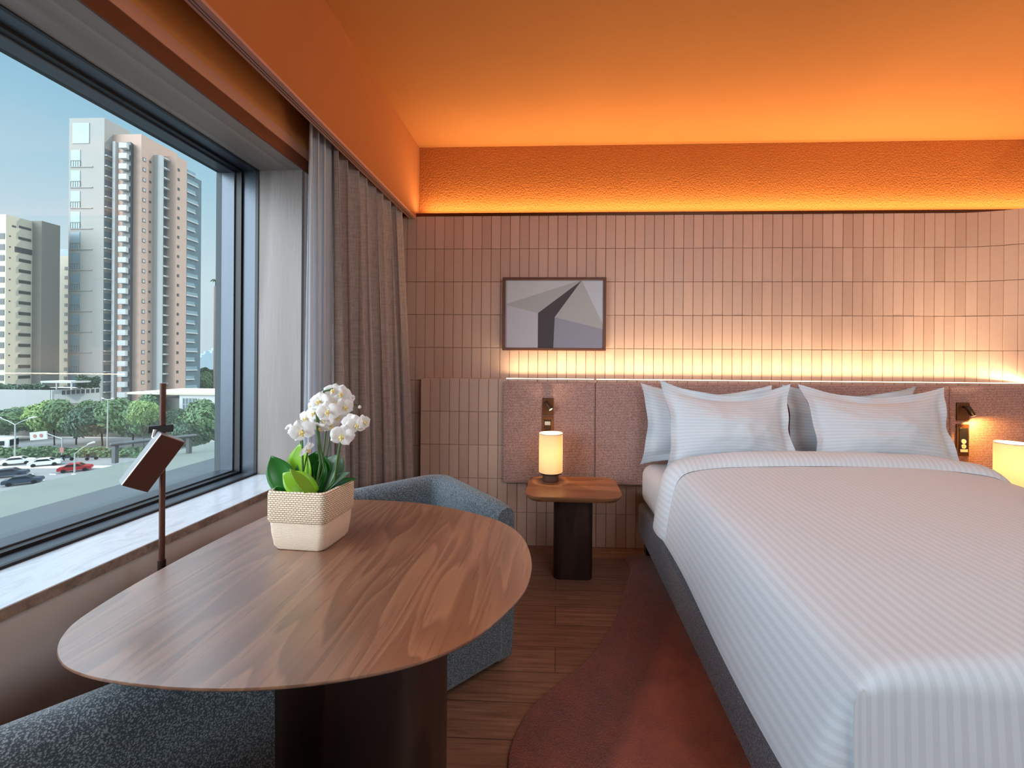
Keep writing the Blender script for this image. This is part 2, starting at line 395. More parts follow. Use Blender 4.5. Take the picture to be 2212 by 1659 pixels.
# left wall with window opening
YJ, ZH, ZS, XG = 1.982, 2.240, .752, -1.60
YN = -1.0
mb = MB().box((-1.668,YF,0),(XW,YJ+.0,ZS-.03)).box((-1.668,YJ+.02,0),(XW,3.3,ZC)).box((-1.668,YF,ZH+.012),(XW-.0,YJ+.02,ZC)).box((-1.668,YF,ZS-.03),(XW,YN,ZH+.012))
wl = mb.build('wall_left','taupe_wall'); tag(wl, kind=S)
MB().box((XW,YF,ZH+.105),(XW+.004,YU-.01,ZC-.0)).build('orange_band','orange',wl)
MB().box((XW,YF,ZH+.058),(XW+.012,YU-.01,ZH+.105)).build('salmon_band','pink',wl)
MB().box((XW,YF,ZH),(XW+.008,YU-.01,ZH+.058)).build('wood_fascia','fascia',wl)
# pelmet in front of the curtain pocket
MT['pelmet'] = paint('burnt orange pelmet paint', (.44,.145,.042,1), .04)
pe = MB().box((XP-.045,YF,2.385),(XP,YC,ZC)).build('trim_2','pelmet'); tag(pe, kind=S)
MB().box((XP-.050,YF,2.373),(XP-.0005,YU,2.385)).build('lip','lip',pe)
mb = MB()
for xg in (-.036,-.024): mb.box((XP+xg-.002,YF,2.3722),(XP+xg+.002,YU,2.3732))
mb.build('track_groove','groove',pe)
MB().box((XW+.004,YF,2.62),(XP-.045,YU,2.66)).build('pocket_lid','orange',pe)
# window
wn = thing('window_1',(0,0,0),kind=S)
MB().box((-1.47,YN,ZH),(XW,YJ+.02,ZH+.012)).build('head_panel','ash_y',wn)
MB().box((-1.47,YJ,ZS),(XW,YJ+.02,ZH)).build('jamb_panel','ash_z',wn)
sl = MB().box((-1.47,YN,ZS-.03),(XW+.012,YJ,ZS)).build('window_sill','marble',wn,bevel=.002)
MB().box((XW+.0122,YN,ZS-.029),(XW+.0135,YJ,ZS-.002)).build('sill_edge','marble_edge',sl)
def ring(mb, x0, x1, inset, d=.12):
    a, b, c_ = YJ-inset, ZS+.004+inset, ZH-inset
    mb.box((x0,a,b-d),(x1,a+d,c_+d)).box((x0,YN,b-d),(x1,a,b)).box((x0,YN,c_),(x1,a,c_+d)).box((x0,YN-d,b-d),(x1,YN+inset,c_+d))
    return mb
ring(MB(), -1.480,-1.466,.004).build('inner_gasket','frame_black',wn)
ring(MB(), -1.545,-1.480,.002).build('window_frame','frame_grey',wn,bevel=.002)
ring(MB(), -1.575,-1.545,.012).build('outer_gasket','frame_black',wn)
ring(MB(), -1.640,-1.575,.018).build('glazing_bead','frame_grey',wn,bevel=.002)
ring(MB(), -1.672,-1.640,.012).build('outer_reveal',plain('grey green outer reveal', srgb(72,82,86), .8, var=.05),wn)
MB().add([(XG,YN,ZS),(XG,YJ,ZS),(XG,YJ,ZH),(XG,YN,ZH)],[(0,1,2,3)]).build('glass_pane','glass',wn)

# ------------------------------------------------------------------ curtains
def curtain(name, y0, y1, xc, amp, folds, z0, z1, mt, label, flare, ph=0, thick=.003):
    ny = folds*22
    def fn(a, b):
        z = z1 + (z0-z1)*b; t = a*folds*2*PI + ph
        k = .55 + .45*min(1, b*1.6)
        wob = .35*math.sin(t*.37+1.3) + .2*math.sin(t*.81+b*1.2)
        x_ = xc + flare*b*(.3+.7*a) + amp*k*(math.sin(t+wob) + .22*math.sin(2*t+wob*2))
        y_ = y0 + (y1-y0)*(a + .012*math.sin(t*.5+b*2)) + .018*math.sin(2*t+.6)*k
        return (max(x_, XW+.018), y_, z)
    return tag(MB().grid(fn, ny, 26).build(name, mt, smooth=True, solid=thick), label, 'curtain')
curtain('drape', 2.05, 2.925, -1.160, .062, 8, .015, 2.55, 'linen', 'taupe linen drape hanging in folds between the window and the tiled wall', .095, .6)
curtain('sheer_curtain', 1.90, 2.06, -1.165, .024, 3, .015, 2.50, 'voile', 'white sheer curtain gathered at the window jamb beside the taupe drape', .0, 1.2, .001)

# ------------------------------------------------------------------ headboard, picture, wall fittings
hy0, hy1 = 2.926, YW-.003
for (x0, x1, lab) in ((-.383,.268,'mauve woven headboard panel behind the left nightstand'),(.270,2.652,'long mauve woven headboard panel behind the bed pillows'),
                      (2.654,3.40,'mauve woven headboard panel right of the pillows, glowing orange')):
    o = MB().box((x0,hy0,.455),(x1,hy1,1.172)).build('headboard_panel','headboard',bevel=.012,seg=3); tag(o, lab, 'headboard', 'upholstered headboard panels along the wall')
def led(x0, x1, lab):
    o = MB().box((x0,YW+.010,ZL),(x1,YW+.030,ZL+.004)).build('led_strip','led'); tag(o, lab, 'light', 'light strips on the ledge above the headboard')
led(-.365,.26,'glowing warm light strip on the ledge above the left headboard panel')
led(.28,2.64,'long glowing warm light strip on the ledge above the pillows')
led(2.66,3.5,'glowing warm light strip on the ledge above the right headboard panel')
# picture
pr = thing('framed_picture', (-.027,YU-.012,1.663), 'dark wood framed abstract print of grey and dark angular shapes on the tiled wall', 'picture')
hw, hh, fw = .377, .267, .020
mb = MB()
for (a,b) in (((-hw,0,-hh),(hw,0,-hh+fw)),((-hw,0,hh-fw),(hw,0,hh)),((-hw,0,-hh+fw),(-hw+fw,0,hh-fw)),((hw-fw,0,-hh+fw),(hw,0,hh-fw))):
    mb.box((a[0],-.026,a[2]),(b[0],.004,b[2]))
MT['frame_wood'] = plain('dark brown picture frame', srgb(84,48,34), .45, var=.1)
mb.build('picture_frame','frame_wood',pr,bevel=.002)
W_, H_ = 2*(hw-fw), 2*(hh-fw)
def pp(x_, y_, d): return (-hw+fw+x_*W_, d, hh-fw-y_*H_)
arts = [([(0,0),(.78,0),(0,.355)], (206,196,194)), ([(0,.355),(.76,.0),(.78,0),(.335,.485)], (180,172,168)), ([(0,.365),(.335,.485),(.335,1),(0,1)], (202,190,194)),
        ([(.335,.485),(.78,0),(.507,.545),(.495,1),(.335,1)], (72,60,62)), ([(.78,0),(1,.655),(1,.72),(.507,.545)], (182,174,168)), ([(.507,.545),(1,.72),(1,1),(.495,1)], (158,148,158)),
        ([(.78,0),(1,0),(1,.655)], (204,198,202))]
pm = MB().add([pp(0,0,-.006),pp(1,0,-.006),pp(1,1,-.006),pp(0,1,-.006)],[(3,2,1,0)]).build('print_paper', plain('print paper', srgb(204,194,194), .5, var=.02), pr)
for k, (pts, c) in enumerate(arts):
    MB().add([pp(px,py,-.0064-.0002*k) for px,py in pts],[tuple(range(len(pts)-1,-1,-1))]).build('printed_shape', plain('print ink %d' % k, srgb(*[min(250,int(q*1.1)) for q in c]), .5, var=.02), pm)
x = M('picture glass'); x.N.remove(x.b); tr = x.n('ShaderNodeBsdfTransparent'); gl = x.n('ShaderNodeBsdfGlossy'); gl.inputs['Roughness'].default_value = .01
fr = x.n('ShaderNodeFresnel'); fr.inputs['IOR'].default_value = 1.22; ms = x.n('ShaderNodeMixShader')
x.l(fr.outputs[0], ms.inputs[0]); x.l(tr.outputs[0], ms.inputs[1]); x.l(gl.outputs[0], ms.inputs[2]); x.l(ms.outputs[0], x.out.inputs[0]); MT['pglass'] = x.m
MB().add([pp(0,0,-.012),pp(1,0,-.012),pp(1,1,-.012),pp(0,1,-.012)],[(3,2,1,0)]).build('picture_glass','pglass',pr)
# reading lights
def reading_light(xc, zt, lab, aim):
    t = thing('reading_light', (xc,hy0,zt), lab, 'wall light', 'brass reading lights on the headboard')
    MB().box((-.040,-.012,-.122),(.040,0,0)).build('back_plate','brass',t,bevel=.002)
    MB().tube([(-.004,-.01,-.028),(-.004,-.045,-.030)],.008).build('arm','brass_dark',t,smooth=True)
    a = Vector((-.014,-.05,-.022)); d = Vector(aim).normalized()
    hd = MB().tube([a,a+d*.006,a+d*.062,a+d*.066],[.013,.0155,.0155,.013],16).build('spot_head','brass_dark',t,smooth=True)
    MB().tube([a+d*.0655,a+d*.0672],.0125,16).build('lens','spot',hd,smooth=True)
    return a+d*.07+Vector(t.location), d
spots = [reading_light(-.065,1.060,'brass reading light on headboard above the left table lamp',(.55,-.35,-.75)),
         reading_light(2.730,1.060,'brass reading light on headboard right of the bed pillows',(.45,-.15,-.85))]
t = thing('wall_socket', (-.065,hy0,.933), 'brass switch plate behind the left table lamp', 'socket')
MB().box((-.040,-.010,-.145),(.040,0,0)).build('cover_plate','brass',t,bevel=.002)
fr_ = MB().box((-.026,-.013,-.120),(.026,-.0095,-.024)).build('socket_frame','brass_dark',t,bevel=.001)
MB().box((-.020,-.0165,-.062),(.020,-.0125,-.036)).build('rocker_switch','socket_white',fr_,bevel=.002)
t = thing('wall_socket', (2.730,hy0,.915), 'tall brass socket plate below the right reading light, two outlets', 'socket')
MB().box((-.040,-.010,-.215),(.040,0,0)).build('cover_plate','brass',t,bevel=.002)
MB().box((-.026,-.013,-.190),(.030,-.0095,-.025)).build('socket_frame','black',t,bevel=.001)
for k in range(2):
    o = MB().tube([(.0,-.0125,-.115-.033*k),(.0,-.017,-.115-.033*k)],.015,18).build('outlet','socket_white',t,smooth=True)
    MB().box((-.005,-.0176,-.118-.033*k),(-.003,-.0168,-.112-.033*k)).box((.003,-.0176,-.118-.033*k),(.005,-.0168,-.112-.033*k)).build('pin_hole','black',o)
MB().box((-.022,-.017,-.186),(.026,-.0125,-.168)).build('usb_plate','socket_white',t,bevel=.001)

# ------------------------------------------------------------------ nightstands and table lamps
def nightstand(cx, cy, lab):
    t = thing('nightstand', (cx,cy,0), lab, 'nightstand', 'walnut pedestal nightstands beside the bed')
    z = .535; o0 = rrect(.268,.205,.085,8); o1 = rrect(.286,.222,.095,8)
    top = MB().stack([[(p[0],p[1],z-.032) for p in o0],[(p[0],p[1],z-.010) for p in o1],[(p[0],p[1],z) for p in o1]])
    top.build('table_top','walnut_x',t,smooth=True)
    MB().prism(rrect(.119,.098,.04,8),.0,z-.032).build('pedestal','walnut_dark',t,smooth=True)
    return t
nightstand(.103,2.615,'walnut pedestal nightstand left of the bed carrying a lit lamp')
nightstand(2.86,2.615,'walnut pedestal nightstand right of the bed, mostly hidden by the duvet')
def table_lamp(cx, cy, lab):
    t = thing('table_lamp', (cx,cy,.535), lab, 'table lamp', 'lit cylinder table lamps on the nightstands')
    MB().lathe([(.051,0),(.053,.004),(.053,.048),(.051,.052)],n=40).build('base','lamp_base',t,smooth=True)
    MB().lathe([(.070,.050),(.070,.066)],n=40).build('collar','brass_dark',t,smooth=True)
    sh = MB(); rings = [(.0775,.062),(.0775,.313),(.0755,.313),(.0755,.062)]
    sh.stack([[(r*math.cos(2*PI*i/48), r*math.sin(2*PI*i/48), z) for i in range(48)] for r,z in rings],False,False).build('lamp_shade','shade',t,smooth=True)
    MB().lathe([(.0778,.309),(.0778,.314),(.0750,.314),(.0750,.309)],n=48,cap0=False,cap1=False).build('shade_rim','basket_lower',t,smooth=True)
    MB().lathe([(.010,.066),(.010,.085),(.017,.098),(.018,.110),(.011,.122),(.003,.126)],n=16).build('bulb','spot',t,smooth=True)
    return t
L1 = table_lamp(-.038,2.725,'lit cream cylinder table lamp on the left nightstand')
L2 = table_lamp(2.735,2.62,'lit cream cylinder table lamp at the right edge beyond the duvet')
MB().tube([(.022,.015,.001),(.022,-.045,.001),(.030,-.145,-.0004)],.0).build('cord','black',L1) if False else None
cord = MB().tube([(.03,.105,.003),(.03,.1535,.003),(.03,.158,-.004),(.03,.158,-.06),(.024,.12,-.085)],.0035,8).build('power_cord','black',L1,smooth=True)
# ------------------------------------------------------------------ bed
BX0, BX1, BC = .562, 2.44, 1.501
t = thing('bed_frame', (BC,1.93,0), 'charcoal upholstered bed frame standing on the rust rug', 'bed')
MB().box((-.934,-1.0,.13),(.934,1.0,.345)).build('side_rail','bedframe',t,bevel=.03,seg=4)
for sx in (-1,1):
    for sy in (-1,1): MB().box((sx*.86-.035,sy*.93-.035,.016),(sx*.86+.035,sy*.93+.035,.135)).build('leg','black',t)
def cushion(mb, a, b, r, bulge=0):
    pass
mb = MB(); mb.add([(BC+sx*w_,y_,z_) for z_ in (.346,.628) for (sx,w_,y_) in ((-1,.868,1.02),(1,.868,1.02),(1,.922,2.915),(-1,.922,2.915))],
                  [(0,3,2,1),(4,5,6,7),(0,1,5,4),(1,2,6,5),(2,3,7,6),(3,0,4,7)])
t = mb.build('mattress','sheet',bevel=.08,seg=6); tag(t,'white sheeted mattress under the striped duvet','mattress')
# duvet
def top_z(y): return .695 + .065*max(0,min(1,(y-.9)/1.5))
PROF = [(-.2,-.003),(0,0),(.25,-.002),(.50,-.010),(.70,-.022),(.80,-.036),(.850,-.066),(.880,-.115),(.903,-.175),(.926,-.245),(.946,-.315),(.954,-.352),(.958,-.38)]
def _dense():
    out = []
    P_ = [Vector((p[0],p[1])) for p in PROF]
    for i in range(1,len(P_)-2):
        p0,p1,p2,p3 = P_[i-1],P_[i],P_[i+1],P_[i+2]
        for k in range(20):
            t_ = k/20; out.append(.5*((2*p1)+(-p0+p2)*t_+(2*p0-5*p1+4*p2-p3)*t_*t_+(-p0+3*p1-3*p2+p3)*t_**3))
    out.append(P_[-2]); return out
DN = _dense(); CUM = [0.0]
for i in range(1,len(DN)): CUM.append(CUM[-1]+(DN[i]-DN[i-1]).length)
AMAX = CUM[-1]
def across(a, zt):
    """arc coordinate a (0 at bed centre) -> x, z on the draped cross section"""
    s = 1 if a >= 0 else -1; t_ = min(abs(a), AMAX-1e-6)
    lo, hi = 0, len(CUM)-1
    while hi-lo > 1:
        mid = (lo+hi)//2
        if CUM[mid] <= t_: lo = mid
        else: hi = mid
    f_ = (t_-CUM[lo])/(CUM[hi]-CUM[lo]); p = DN[lo].lerp(DN[hi], f_)
    return s*p.x, zt + p.y
HW = .937
FY, RY = .900, .075
def along(b):
    """b = arc length from the fold towards the foot"""
    L_ = 2.36-(FY+RY)
    if b <= L_: return 2.36-b, 0
    q = (b-L_)/RY
    if q <= PI/2: return FY+RY-RY*math.sin(q), RY*(1-math.cos(q))
    return FY-.012*min(1,(q-PI/2)*RY/.2), RY+(q-PI/2)*RY
BMAX = 2.36-(FY+RY)+RY*PI/2+.40
def duv(a, b):
    A = (a*2-1)*AMAX
    B = b*BMAX
    y, dr = along(B)
    x_, z = across(A, top_z(y)); z0 = top_z(y); da = max(0.0, z0-z)
    s = 1 if A >= 0 else -1
    side = max(0,min(1,(abs(x_)-.80)/.12))
    n_ = mnoise.noise(Vector((x_*2.2,y*2.0,3.1)))*.007 + mnoise.noise(Vector((x_*6,y*5,da*5)))*.0025
    if dr > 0:                                   # the foot drop: tucked corner
        f_ = min(1,dr/.05); f_ = f_*f_*(3-2*f_)
        lim = .862 + .012*math.sin(dr*9)
        if abs(x_) > lim: x_ = s*(abs(x_)*(1-f_) + (lim-.004*min(1,(abs(x_)-lim)/.05))*f_)
        z = z0 - max(da, dr) if da > .066 else z0 - (da**2.4+dr**2.4)**(1/2.4)
    z += n_*(1-.5*side)
    hem = max(0,min(1,(da-.18)/.17))
    z = max(z, .27) if dr > .05 else z
    return (BC + x_ + s*.006*math.sin(y*5.3+1.0)*hem, y + .010*math.sin(x_*5)*min(1,dr/.2), z + .006*math.sin(y*4)*hem)
dv = MB().grid(duv, 170, 150, uvf=lambda a,b: ((a*2-1)*AMAX+5, b*BMAX)).build('duvet','duvet',smooth=True)
tag(dv,'white satin striped duvet spread over the bed','duvet')
# folded top band of the duvet
def fold(a, b):
    A = (a*2-1)*(AMAX+.0)
    th = b*PI*1.0
    x_, z = across(A, top_z(2.36)+.004)
    x2, z2 = across(A+.002, top_z(2.36)+.004)
    nx, nz = -(z2-z), (x2-x_); l_ = math.hypot(nx,nz) or 1; nx, nz = nx/l_, nz/l_
    if nz < -.2: nx, nz = -nx, -nz
    edge = max(0,min(1,(abs(A)-.55)/.6))
    skew = -.20*edge**1.6
    c_ = abs(A)/HW
    y = 2.325 + .175*b + skew*(1-.25*b) + .012*math.sin(A*3.1)
    h = .056*math.sin(th)**.55 if 0 < b < 1 else 0
    h *= (1 - .55*edge)
    n_ = mnoise.noise(Vector((A*5,b*2,1.7)))*.006 + mnoise.noise(Vector((A*17,b*2,5.7)))*.0025
    h = h + n_*math.sin(th) - .004*(1-math.sin(th))
    if b > .98: h -= .03
    return (BC + x_ + nx*h, y, z + nz*h)
MB().grid(fold, 150, 16, uvf=lambda a,b: ((a*2-1)*AMAX+5, b)).build('folded_edge','duvet',dv,smooth=True)
# pillows
def pillow(name, w, h, th, loc, lean, rz, lab, seed, pinch=.20, roll=0, mt='sham', sag=.05, ear=0.0):
    t = thing(name, loc, lab, 'pillow', 'white striped pillows at the headboard', rz)
    t.rotation_euler = (-lean, roll, rz)
    fl = .055
    def P(a, b, side):
        a, b = a*2-1, b*2-1
        pa = 1 - pinch*.55*(1-abs(b)**1.7); pb = 1 - pinch*(1-abs(a)**1.7)
        x_ = a*w/2*pa; z = b*h/2*pb - sag*h*(1-a*a)*(b+1)*.35
        ia = max(0, 1-abs(a)/(1-2*fl/w)); ib = max(0, 1-abs(b)/(1-2*fl/h))
        k = (min(1, ia*1.35)**.55)*(min(1, ib*1.35)**.55)
        wr = mnoise.noise(Vector((a*2.3+seed,b*2.3,seed)))*.008 + mnoise.noise(Vector((a*7,b*7+seed,seed*2)))*.005
        rad = math.atan2(b,a); cr = math.hypot(a,b)
        wr += .006*math.sin(rad*14+seed)*max(0,cr-.62)*1.6
        y = side*(th/2*k + .003) + (wr*(.35+k) if side < 0 else 0)
        # flange waves and corner ears
        e = max(0,max(abs(a),abs(b))-.84)/.16
        y += e*(.010*math.sin(a*9+seed)+.010*math.sin(b*8+seed*2)) 
        y += -.03*ear*(abs(a)*abs(b))**4
        return (x_, y, z + h/2)
    m1 = MB(); N_ = 56
    m1.grid(lambda a,b: P(a,b,-1), N_, N_, uvf=lambda a,b: (b*h+2, a*w))
    m1.grid(lambda a,b: P(1-a,b,1), N_, N_, uvf=lambda a,b: (b*h+2, a*w))
    m1.build('pillow_case', mt, t, smooth=True)
    return t
ZM = .635
pillow('pillow',.86,.54,.18,(.985,2.790,ZM),math.radians(4),0,'white pillow standing behind the left front pillow, against the headboard',2.3,roll=math.radians(.5))
pillow('pillow',.86,.54,.18,(1.93,2.800,ZM),math.radians(4),0,'white pillow mostly hidden behind the right front pillow',4.1)
pillow('pillow',.835,.585,.20,(1.068,2.540,ZM+.0),math.radians(19),math.radians(2),'white striped pillow in front on the left half of the bed',1.2,pinch=.23,roll=math.radians(1.2))
pillow('pillow',.88,.575,.20,(1.975,2.540,ZM+.0),math.radians(19),math.radians(-2),'white striped pillow in front on the right half of the bed',6.6,pinch=.21,roll=math.radians(.5))

# ------------------------------------------------------------------ rug
rp = [(.545,2.86),(.47,2.62),(.40,2.42),(.335,2.21),(.25,2.02),(.135,1.82),(.0,1.675),(-.09,1.565),(-.135,1.46),(-.15,1.35),(-.12,1.15),(.0,.9),(.25,.72),(.8,.6),(1.6,.62),(2.3,.7),(2.6,1.1),(2.62,1.8),(2.58,2.5),(2.2,2.85),(1.4,2.9)]
ro = (.38,1.71); o2 = smooth_closed(rp, 10)
def inset(pts, d):
    n_ = len(pts); out = []
    for i in range(n_):
        a, b = Vector(pts[i-1]), Vector(pts[(i+1) % n_]); t_ = (b-a).normalized(); nn = Vector((t_.y,-t_.x)); out.append((pts[i][0]-nn.x*d, pts[i][1]-nn.y*d))
    return out
cw = sum(o2[i][0]*o2[(i+1)%len(o2)][1]-o2[(i+1)%len(o2)][0]*o2[i][1] for i in range(len(o2))) > 0
if not cw: o2 = o2[::-1]
L = lambda pts, z: [(p[0]-ro[0], p[1]-ro[1], z) for p in pts]
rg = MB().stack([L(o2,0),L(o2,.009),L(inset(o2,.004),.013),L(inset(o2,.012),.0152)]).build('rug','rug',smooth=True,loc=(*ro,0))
tag(rg,'rust red plush rug with a wavy edge under the bed','rug')

# ------------------------------------------------------------------ desk table
tp = [(-.78,1.683),(-.62,1.672),(-.47,1.634),(-.317,1.565),(-.19,1.478),(-.112,1.365),(-.072,1.22),(-.068,1.10),(-.088,1.005),(-.15,.882),(-.217,.810),(-.30,.762),(-.411,.726),(-.515,.707),(-.626,.700),(-.732,.704),(-.831,.716),(-.91,.738),(-.972,.774),(-1.018,.82),(-1.05,.885),(-1.072,1.03),(-1.078,1.25),(-1.062,1.50),(-1.03,1.60),(-.94,1.665)]
TO = (-.57,1.20); TZ = .74
oo = smooth_closed(tp, 6)
if sum(oo[i][0]*oo[(i+1)%len(oo)][1]-oo[(i+1)%len(oo)][0]*oo[i][1] for i in range(len(oo))) < 0: oo = oo[::-1]
t = thing('desk_table', (*TO,0), 'rounded walnut table by the window with the orchid on it', 'table')
L = lambda pts, z: [(p[0]-TO[0], p[1]-TO[1], z) for p in pts]
MB().stack([L(inset(oo,.030),TZ-.024),L(inset(oo,.002),TZ-.007),L(oo,TZ-.004),L(inset(oo,.001),TZ)]).build('table_top','walnut_y',t,smooth=True)
bp = rrect(.24,.150,.08,12,cx=-.565-TO[0],cy=1.165-TO[1])
MB().prism(bp,0,TZ-.024).build('pedestal','walnut_dark',t,smooth=True)

# ------------------------------------------------------------------ tub armchairs
def make_chair(loc, rz, lab):
    """front of the chair faces local -y; outer size .70 wide, .66 deep"""
    t = thing('armchair', (*loc,0), lab, 'armchair', 'blue grey boucle tub armchairs at the walnut table', rz)
    hw_, d0, d1, th, H_ = .345, -.33, .33, .105, .712
    # U shaped shell swept along a path of (x, y) with rounded rear corners
    path = [(-hw_+th/2, d0+.02)]
    r = .09; cxr, cyr = hw_-th/2-r, d1-th/2-r
    for k in range(9):
        a = PI - (PI/2)*k/8; path.append((-cxr+r*math.cos(a), cyr+r*math.sin(a)))
    for k in range(9):
        a = PI/2 - (PI/2)*k/8; path.append((cxr+r*math.cos(a), cyr+r*math.sin(a)))
    path.append((hw_-th/2, d0+.02))
    # resample the straight arms
    full = []
    for i in range(len(path)-1):
        a, b = Vector(path[i]), Vector(path[i+1]); n_ = max(1,int((b-a).length/.06))
        for k in range(n_): full.append(a.lerp(b,k/n_))
    full.append(Vector(path[-1]))
    rings = []
    for i, p in enumerate(full):
        d = (full[min(i+1,len(full)-1)]-full[max(i-1,0)]).normalized(); nn = Vector((-d.y,d.x))
        endk = min(i, len(full)-1-i)
        armf = max(0, min(1, (p.y - d0)/.5)); top = H_ - .022*(1-armf)
        prof = []
        w = th/2; rr = .045; zb = .03
        for q in range(9):
            a = PI*q/8; prof.append((w*math.cos(a)*(1.0), top-rr+rr*math.sin(a)))
        prof += [(-w-.004, .5),(-w-.010,.35),(-w+.0,.16),(-w+.012,zb),(w-.012,zb),(w,.16),(w+.010,.35),(w+.004,.5)]
        sc = .86 if endk == 0 else (.97 if endk == 1 else 1.0)
        rings.append([(p.x+nn.x*o_*sc, p.y+nn.y*o_*sc, top-(top-z)*1.0 - (.012 if endk == 0 else 0)*(1 if z > .4 else 0)) for o_, z in prof])
    MB().stack(rings).build('shell','boucle',t,smooth=True)
    MB().prism(rrect(.232,.245,.05,5,cy=-.035),.22,.40).build('seat_cushion','boucle',t,bevel=.03,seg=3)
    MB().prism(rrect(.30,.312,.05,5,cy=-.005),.03,.235).build('seat_base','boucle',t,bevel=.02)
    for sx in (-1,1):
        for sy in (-1,1): MB().lathe([(.020,0),(.022,.035)],(sx*.27,sy*.26),14).build('leg','walnut_dark',t,smooth=True)
    return t
make_chair((-.642,1.812), math.radians(44.5), 'blue grey boucle armchair beyond the walnut table, near the curtain')
make_chair((-.623,.521), math.radians(143), 'blue grey boucle armchair at the near end of the walnut table')

# ------------------------------------------------------------------ pole lamp between table and window
px_, py_ = -1.135, 1.155
t = thing('reading_lamp', (px_,py_,0), 'slim brown pole lamp with tilted box head between table and window', 'lamp')
MB().lathe([(.0,0),(.075,0),(.078,.004),(.078,.012),(.070,.018),(.02,.022)],n=32).build('base','lamp_brown',t,smooth=True)
pole = MB().tube([(0,0,.018),(0,0,.60),(0,0,1.243)],.0070,16).build('pole','lamp_brown',t,smooth=True)
MB().lathe([(.0095,.70),(.0095,.735)],n=16).build('pole_joint','brass_dark',t,smooth=True)
rv = Vector((.70,.714,0)).normalized(); zv = Vector((0,0,1)); tv = rv.cross(zv)   # screen right, up, towards the camera
if tv.y > 0: tv = -tv
cz = 1.113
MB().obox(Vector((0,0,cz))-rv*.004, rv, tv, zv, (.027,.014,.010)).build('clamp','black',t,bevel=.002)
la = (-rv*.075 - zv*.123).normalized(); sa = (rv*.044 - zv*.027).normalized()
na = la.cross(sa)
if na.dot(tv) < 0: na = -na
rot = Matrix.Rotation(math.radians(-9), 3, la)
if (rot @ na).dot(rv) < 0: rot = Matrix.Rotation(math.radians(9), 3, la)
sa2, na2 = rot @ sa, rot @ na
# centre of the head face, placed from its photographed corners
fc = Vector((0,0,0))
for (u, v) in ((347.4,944.6),(393.3,965.8),(318.2,1060),(267.9,1040)):
    fc += at_x(u, v, px_+.03)/4
fc -= Vector((px_,py_,0))
hc = fc - na2*.026
hb = MB().obox(hc, la, sa2, na2, (.0755,.031,.024)).build('lamp_head','lamp_side',t,bevel=.003)
MB().obox(hc+na2*.0245, la, sa2, na2, (.0738,.0295,.0012)).build('face_plate','lamp_brown',hb,bevel=.0008)
MB().tube([Vector((0,0,cz))-rv*.016+tv*.016, Vector((0,0,cz))-rv*.020+tv*.02-zv*.02, hc-la*.050-sa2*.015],.0048,10).build('swivel_arm','lamp_side',t,smooth=True)

# ------------------------------------------------------------------ orchid in a basket
P0 = (-.770,1.288); pz = TZ+.001
pot = thing('potted_orchid', (*P0,pz), 'white orchid with green leaves in a cream woven basket on the table', 'plant', rz=math.radians(-4))
def rr3(hx, hy, r, z): return [(p[0],p[1],z) for p in rrect(hx,hy,r,6)]
b0 = MB().stack([rr3(.078,.066,.022,0),rr3(.086,.073,.024,.012),rr3(.090,.078,.022,.05),rr3(.092,.080,.020,.095),rr3(.092,.080,.020,.165),rr3(.084,.072,.018,.165),rr3(.082,.070,.018,.14)],True,True)
bs = b0.build('basket','basket_lower',pot,smooth=True)
MB().stack([rr3(.0935,.0815,.020,.086),rr3(.0965,.0845,.020,.092),rr3(.0965,.0845,.020,.168),rr3(.0935,.0815,.018,.178),rr3(.086,.074,.016,.178),rr3(.084,.072,.016,.160)],False,False).build('folded_rim','basket_weave',bs,smooth=True)
MB().prism(rrect(.083,.071,.018,5),.135,.152).build('soil','soil',pot)
def lp(u, v, y): return at_y(u,v,y) - Vector((*P0,pz))     # photographed point at a chosen depth, local to the basket
RZ = Matrix.Rotation(math.radians(4), 3, 'Z')
def leaf(base, tip, w, mt, bend=.03, face=(0,-1,.3), cup=.25):
    base, tip = RZ @ Vector(base), RZ @ Vector(tip); d = tip-base; Ln = d.length; d.normalize()
    f = Vector(face); f = (f - d*f.dot(d)).normalized(); s = d.cross(f)
    def fn(a, b):
        t_ = b; wd = 1.45*w/2*(math.sin(PI*min(1,t_*.93+.07))**.62)*(1 if t_ < .6 else 1-((t_-.6)/.4)**3.2*.55)
        if t_ > .995: wd = .001
        x_ = (a-.5)*2
        return base + d*(Ln*t_) + f*(bend*math.sin(PI*t_) ) + s*(x_*wd) + f*(-cup*abs(x_)**1.6*wd*-1)
    MB().grid(fn, 6, 14).build('leaf', mt, pot, smooth=True, solid=.002)
bz = .15
leaf((-.055,-.03,bz), lp(586,985,1.26), .052, 'leaf_dark', -.01, (.4,-1,.2))
leaf((-.03,.0,bz), lp(648,958,1.29), .070, 'leaf_lime', .0, (-.2,-1,.1))
leaf((-.01,.0,bz), lp(683,975,1.31), .072, 'leaf_dark', .0, (.1,-1,.15))
leaf((.03,-.035,bz+.012), lp(611,1022,1.225), .050, 'leaf_lime', .010, (.1,-1,.45), .10)
leaf((.04,-.055,bz+.004), lp(626,1013,1.185), .022, 'leaf_lime', .006, (.2,-.6,.8), .1)
leaf((.0,.0,bz), lp(703,985,1.30), .050, 'leaf_dark', -.01, (.3,-1,.1))
leaf((.02,.01,bz), lp(733,980,1.33), .058, 'leaf_grey', .01, (-.3,-1,.2))
leaf((.03,.01,bz), lp(738,985,1.36), .050, 'leaf_grey', .0, (.2,-1,.1))
leaf((.04,.0,bz), lp(757,1020,1.30), .030, 'leaf_grey', .01, (-.3,-.6,.8))
leaf((.045,.0,bz), lp(771,1034,1.32), .026, 'leaf_dark', .01, (0,-.3,1))
leaf((-.06,.01,bz), lp(612,1000,1.33), .046, 'leaf_dark', .0, (.1,-1,.2))
